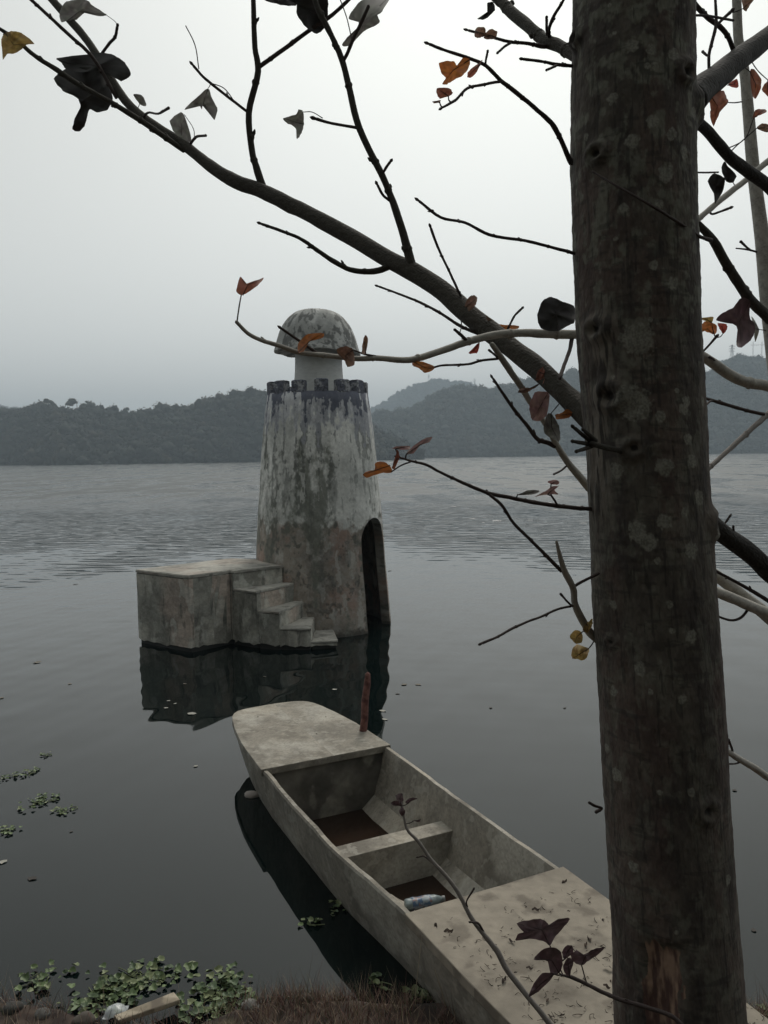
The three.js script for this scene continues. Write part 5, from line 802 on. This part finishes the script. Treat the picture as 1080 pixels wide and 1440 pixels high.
// ------------------------------------------------------------------ grass on the bank
{
  const r = rng(404), blade = (h, bend, w) => { const pos = [], idx = []; for (let i = 0; i <= 4; i++) { const f = i / 4; pos.push(-w * (1 - f * 0.9), h * f, bend * f * f, w * (1 - f * 0.9), h * f, bend * f * f); } for (let i = 0; i < 4; i++) { const a = i * 2; idx.push(a, a + 1, a + 3, a, a + 3, a + 2); } const g = new THREE.BufferGeometry(); g.setAttribute('position', new THREE.Float32BufferAttribute(pos, 3)); g.setIndex(idx); g.computeVertexNormals(); return g; };
  const kinds = [blade(0.10, 0.05, 0.0016), blade(0.07, 0.045, 0.0018), blade(0.16, 0.05, 0.0013)];
  const o = new THREE.Group(); o.name = 'dry_grass'; scene.add(o); tag(o, 'short dry reddish brown grass along the edge of the bank', 'grass', null, 'stuff'); const m = std({ color: lin(1, 1, 1), roughness: 0.9 });
  kinds.forEach((g, k) => {
    const L = []; let guard = 0; while (L.length < (k === 2 ? 3600 : 5500) && guard++ < 140000) { const x = -2.4 + r() * 4.6, e = edgeZ(x), q = -0.05 + r() * r() * 0.95, z = e + q; const dens = smoothstep(x, -0.75, -0.35) * 0.9 + 0.16; if (r() > dens || fbm(x * 7, z * 7, 3, 2) < 0.30) continue; L.push(V(x, groundH(x, z) - 0.004, z)); }
    const im = new THREE.InstancedMesh(g, m, L.length), mt = new THREE.Matrix4(), c = new THREE.Color(); im.name = 'grass_blades'; im.userData.kind = 'stuff'; im.castShadow = im.receiveShadow = true;
    L.forEach((q, i) => { const s = 0.45 + 0.8 * r() * r(); mt.compose(q, new THREE.Quaternion().setFromEuler(new THREE.Euler((r() - 0.5) * 0.9, r() * 6.28, (r() - 0.5) * 0.9)), V(1, s, s)); im.setMatrixAt(i, mt); const t = r(), b = 0.5 + 0.8 * r(); if (t < 0.52) c.setRGB(0.17 * b, 0.09 * b, 0.075 * b); else if (t < 0.86) c.setRGB(0.36 * b, 0.28 * b, 0.2 * b); else c.setRGB(0.08 * b, 0.10 * b, 0.045 * b); im.setColorAt(i, c); }); o.add(im);
  });
}
// stones half sunk in the bank
{
  const r = rng(818); const list = [[60, 1432, 0.035, 'grey'], [118, 1436, 0.05, 'brown'], [352, 1418, 0.04, 'pale'], [430, 1412, 0.03, 'dark grey'], [18, 1428, 0.045, 'dark brown']];
  list.forEach(([px, py, q, tone], n) => { const c = G(px, py, 0.03); c.y = groundH(c.x, c.z); const g0 = new THREE.IcosahedronGeometry(1, 3).deleteAttribute('uv').deleteAttribute('normal'), g = mergeVertices(g0), p = g.attributes.position; for (let i = 0; i < p.count; i++) { const x = p.getX(i), y = p.getY(i), z = p.getZ(i), k = 1 + 0.6 * (fbm(x * 1.4 + n * 7, y * 1.4, z * 1.4, 3) - 0.5); p.setXYZ(i, c.x + x * k * q, c.y + y * k * q * 0.6, c.z + z * k * q * 0.8); } g.computeVertexNormals(); const b = [0.1, 0.07, 0.17, 0.06, 0.045][n]; whole('bank_stone', g, std({ color: lin(b, b * (n % 2 ? 0.85 : 0.97), b * (n % 2 ? 0.7 : 0.9)) }), c, tone + ' stone half sunk in the mud at the edge of the bank', 'stone', 'stones on the bank'); });
}
// dry stalks standing at the edge
for (const [list, label] of [[[[584, 1412], [585, 1390], [590, 1345], [593, 1316]], 'tall thin dry grass stalk standing against the boat hull'], [[[626, 1412], [621, 1394], [615, 1375], [611, 1362]], 'short leaning dry grass stalk beside the tall one'], [[[742, 1425], [744, 1398], [747, 1385]], 'dry grass stalk rising before the stern deck'], [[[823, 1432], [824, 1400], [826, 1372], [831, 1383], [837, 1404]], 'bent dry grass stalk before the stern deck']]) {
  const g0 = G(list[0][0], list[0][1], 0.06), d = -g0.z; const b = g0.clone(); b.y = groundH(b.x, b.z) - 0.01; const pts = [{ p: b, r: 0.0022 }, ...list.map(([x, y], i) => ({ p: P(x, y, d * (1 - 0.004 * i)).add(V(0, 0, 0)), r: 0.0021 - 0.0003 * i }))];
  whole('grass_stalk', tube(pts, 6, 4, 0.1, list[0][0]), std({ color: lin(0.30, 0.26, 0.19) }), b, label, 'grass stalk', 'dry stalks on the bank');
}
// ------------------------------------------------------------------ floating water plants
{
  const r = rng(2024), cols = [[0.09, 0.135, 0.052], [0.12, 0.17, 0.066], [0.06, 0.095, 0.04], [0.17, 0.2, 0.095]].map(c => std({ color: lin(...c), roughness: 0.55 }));
  const shapes = []; for (let k = 0; k < 4; k++) { // a round, puckered leaf on a short stalk, about 1 across
    const pos = [0, 0, 0], idx = [], n = 12; for (let q = 1; q <= 2; q++) for (let i = 0; i < n; i++) { const a = i / n * 6.283, rd = q / 2 * 0.5 * (1 + 0.18 * Math.sin(a * 3 + k) + 0.12 * Math.sin(a * 5 + 2 * k)) * (Math.cos(a) > 0.93 ? 0.72 : 1); pos.push(Math.cos(a) * rd, 0.10 * q * q * 0.5 + 0.10 * Math.sin(a * 2 + k) * q * 0.5, Math.sin(a) * rd); }
    for (let i = 0; i < n; i++) { const j = (i + 1) % n; idx.push(0, 1 + j, 1 + i, 1 + i, 1 + j, 1 + n + j, 1 + i, 1 + n + j, 1 + n + i); } const g = new THREE.BufferGeometry(); g.setAttribute('position', new THREE.Float32BufferAttribute(pos, 3)); g.setIndex(idx); g.computeVertexNormals(); shapes.push(g);
  }
  function clump(px, py, rx, ry, n, size, label, lift = 1) { // an ellipse on the photograph, laid on the water
    const c = G(px, py, 0), t = thing('water_plant', V(c.x, 0, c.z), label, 'water plant', 'leafy plants floating on the lake');
    const ex = Math.abs(G(px + rx, py, 0).x - c.x), ez = Math.abs(G(px, py + ry, 0).z - c.z);
    n = Math.min(280, Math.round(n * 1.25)); for (let i = 0; i < n; i++) {
      const a = r() * 6.283, q = Math.pow(r(), 0.75) * 1.4; let x = Math.cos(a) * q * ex, z = Math.sin(a) * q * ez; if (fbm((c.x + x) * 9, (c.z + z) * 9, 4, 2) < 0.42 && r() < 0.8) { i -= r() < 0.9 ? 1 : 0; continue; }
      const s = size * 0.68 * (0.5 + 0.9 * r()); const o = lpart('leaf', shapes[Math.floor(r() * 4)], cols[Math.floor(r() * 4)], t); o.position.set(x, 0.005 + r() * r() * 0.024 * lift, z); o.rotation.set((r() - 0.5) * 0.7 * lift, r() * 6.28, (r() - 0.5) * 0.7 * lift); o.scale.set(s, s, s);
    }
    for (let i = 0; i < Math.ceil(n / 9); i++) { const p = []; let x = (r() - 0.5) * ex, z = (r() - 0.5) * ez; for (let k = 0; k < 4; k++) { p.push({ p: V(x, 0.004 + 0.004 * r(), z), r: 0.0022 }); x += (r() - 0.5) * 0.09; z += (r() - 0.5) * 0.07; } lpart('runner', tube(p, 5, 3, 0.1, i), cols[3], t); }
  }
  const bank = 'clump of round green water leaves ';
  clump(62, 1378, 32, 17, 34, 0.042, bank + 'by the bank, the one farthest from the boat');
  clump(150, 1398, 46, 32, 105, 0.046, bank + 'behind the pale board');
  clump(212, 1372, 52, 16, 62, 0.044, bank + 'on the lake side of the pale board');
  clump(318, 1385, 26, 22, 48, 0.044, bank + 'between the pale board and the boat, lake side');
  clump(300, 1415, 42, 22, 82, 0.046, bank + 'touching the bank grass beside the pale board');
  clump(57, 1130, 20, 9, 42, 0.038, 'largest patch of small green leaves floating on the open lake', 0.5);
  clump(95, 1140, 16, 5, 20, 0.034, 'thin straggling green patch beside the largest floating patch', 0.4);
  clump(40, 1087, 12, 4, 18, 0.034, 'small round green patch floating beyond the largest one', 0.5);
  clump(4, 1094, 13, 4, 14, 0.034, 'sparse green patch floating beside the small round one', 0.4);
  clump(68, 1061, 8, 2.5, 8, 0.03, 'tiny green patch floating farthest from the bank', 0.4);
  clump(8, 1169, 16, 4, 18, 0.034, 'yellowish green patch floating between the open patches and the bank', 0.4);
  clump(486, 1276, 20, 14, 26, 0.04, 'green water leaves floating against the boat hull');
  clump(437, 1301, 12, 5, 14, 0.04, 'pale water leaves floating off the hull at the end of a runner');
  clump(452, 1227, 6, 4, 5, 0.03, 'few tiny water leaves under the hull at the thwart');
  clump(535, 1386, 10, 8, 9, 0.045, 'small rosette of water leaves between hull and bank');
  clump(604, 1400, 26, 8, 24, 0.045, 'water leaves wedged under the hull where it meets the bank');
  clump(1062, 1436, 20, 10, 20, 0.045, 'green leaves at the bank behind the large trunk');
}
// floating bits of dead leaf
{
  const r = rng(55), m = [std({ color: lin(0.17, 0.15, 0.12) }), std({ color: lin(0.34, 0.33, 0.29) }), std({ color: lin(0.05, 0.045, 0.04) })];
  const shp = k => { const pos = [0, 0, 0], idx = [], n = 9; for (let i = 0; i < n; i++) { const a = i / n * 6.283, q = 0.5 * (0.7 + 0.5 * hash3(i, k, 3)); pos.push(Math.cos(a) * q, 0.10 * hash3(i, k, 8), Math.sin(a) * q * 0.5); } for (let i = 0; i < n; i++) idx.push(0, 1 + (i + 1) % n, 1 + i); const g = new THREE.BufferGeometry(); g.setAttribute('position', new THREE.Float32BufferAttribute(pos, 3)); g.setIndex(idx); g.computeVertexNormals(); return g; };
  const S = [shp(1), shp(2), shp(3)];
  const list = [[237, 986, 1, 6], [246, 990, 1, 5], [260, 962, 0, 5], [233, 996, 1, 7], [269, 1004, 1, 14], [470, 970, 1, 8], [372, 952, 0, 5], [568, 963, 0, 9], [588, 963, 0, 8], [559, 976, 2, 6], [690, 996, 2, 6], [794, 996, 2, 5], [275, 1078, 1, 7], [538, 1000, 1, 9], [541, 1012, 1, 8], [52, 932, 0, 10], [98, 962, 0, 6], [2, 982, 0, 7], [45, 1236, 2, 13], [3, 1213, 1, 12], [1060, 1309, 2, 9], [1033, 1112, 2, 8], [548, 803, 2, 5], [106, 822, 2, 6], [100, 1170, 2, 5]];
  for (const [px, py, k, w] of list) { const c = G(px, py, 0), o = lpart(numbered('floating_leaf'), S[Math.floor(r() * 3)], m[k], scene); const s = w * -c.z / F * 1.1; o.position.set(c.x, 0.003, c.z); o.rotation.y = (r() - 0.5) * 1.6; o.scale.set(s, s, s * 1.6); tag(o, ['grey-brown', 'pale', 'dark'][k] + ' scrap of dead leaf floating flat on the still water', 'leaf', ['grey-brown', 'pale', 'dark'][k] + ' scraps floating on the lake'); }
}
// pale board and a plastic film at the bank
{
  const a = G(166, 1434, 0.05), b = G(252, 1402, 0.05), c = a.clone().lerp(b, 0.5), L = a.distanceTo(b), dir = b.clone().sub(a).normalize();
  const g = new RoundedBoxGeometry(L, 0.022, 0.062, 4, 0.005); { const p = g.attributes.position; for (let i = 0; i < p.count; i++) { const x = p.getX(i), z = p.getZ(i), w = 0.012 * (fbm(x * 14, z * 9, 3, 3) - 0.5); p.setXYZ(i, x + (Math.abs(x) > L * 0.45 ? 0.03 * (noise(z * 40, x) - 0.5) : 0), p.getY(i) + w, z * (1 - 0.35 * smoothstep(-x, 0, L / 2)) + w); } g.computeVertexNormals(); }
  const gg = g.index ? g : mergeVertices(g); const m = std({ roughness: 0.9, map: tex(512, 128, (u, v) => { const f = fbm(u * 6, v * 22, 3, 4), d = fbm(u * 8, v * 5, 9, 4); let k = mix3([0.22, 0.185, 0.135], [0.40, 0.345, 0.265], smoothstep(f, 0.3, 0.7)); return mix3(k, [0.09, 0.075, 0.06], 0.7 * smoothstep(d, 0.55, 0.66)); }) });
  const q = new THREE.Quaternion().setFromUnitVectors(V(1, 0, 0), dir); gg.applyQuaternion(q); gg.translate(c.x, c.y, c.z); whole('weathered_board', boxUV(gg, 0.6), m, c.clone().setY(0.03), 'short pale weathered wooden board lying among the water leaves', 'board');
  const f = G(163, 1424, 0.03), pg = grid(16, 12, (i, j) => { const x = (i / 16 - 0.5) * 0.085, z = (j / 12 - 0.5) * 0.08, e = Math.max(0, 1 - Math.hypot(x / 0.045, z / 0.042)); return V(f.x + x, f.y + 0.035 * Math.sqrt(e) + 0.012 * (fbm(x * 60, z * 60, 3, 3) - 0.5), f.z + z); });
  whole('plastic_film', pg, new THREE.MeshPhysicalMaterial({ color: lin(0.72, 0.76, 0.78), roughness: 0.35, transmission: 0.55, thickness: 0, side: THREE.DoubleSide }), f, 'crumpled clear plastic film beside the pale board', 'plastic film');
  const h = G(355, 1119, 0.0), st = new THREE.IcosahedronGeometry(1, 3); { const p = st.attributes.position; for (let i = 0; i < p.count; i++) { const x = p.getX(i), y = p.getY(i), z = p.getZ(i), k = 1 + 0.5 * (fbm(x * 1.6 + 3, y * 1.6, z * 1.6, 3) - 0.5); p.setXYZ(i, x * k * 0.06 + h.x, y * k * 0.03 + 0.002, z * k * 0.04 + h.z); } }
  const sg = mergeVertices(st.deleteAttribute('normal').deleteAttribute('uv')); sg.computeVertexNormals(); whole('foam_scrap', sg, std({ color: lin(0.36, 0.32, 0.29) }), h, 'pale lump of foam floating at the bow of the boat', 'foam scrap');
}


renderer.render(scene, camera);
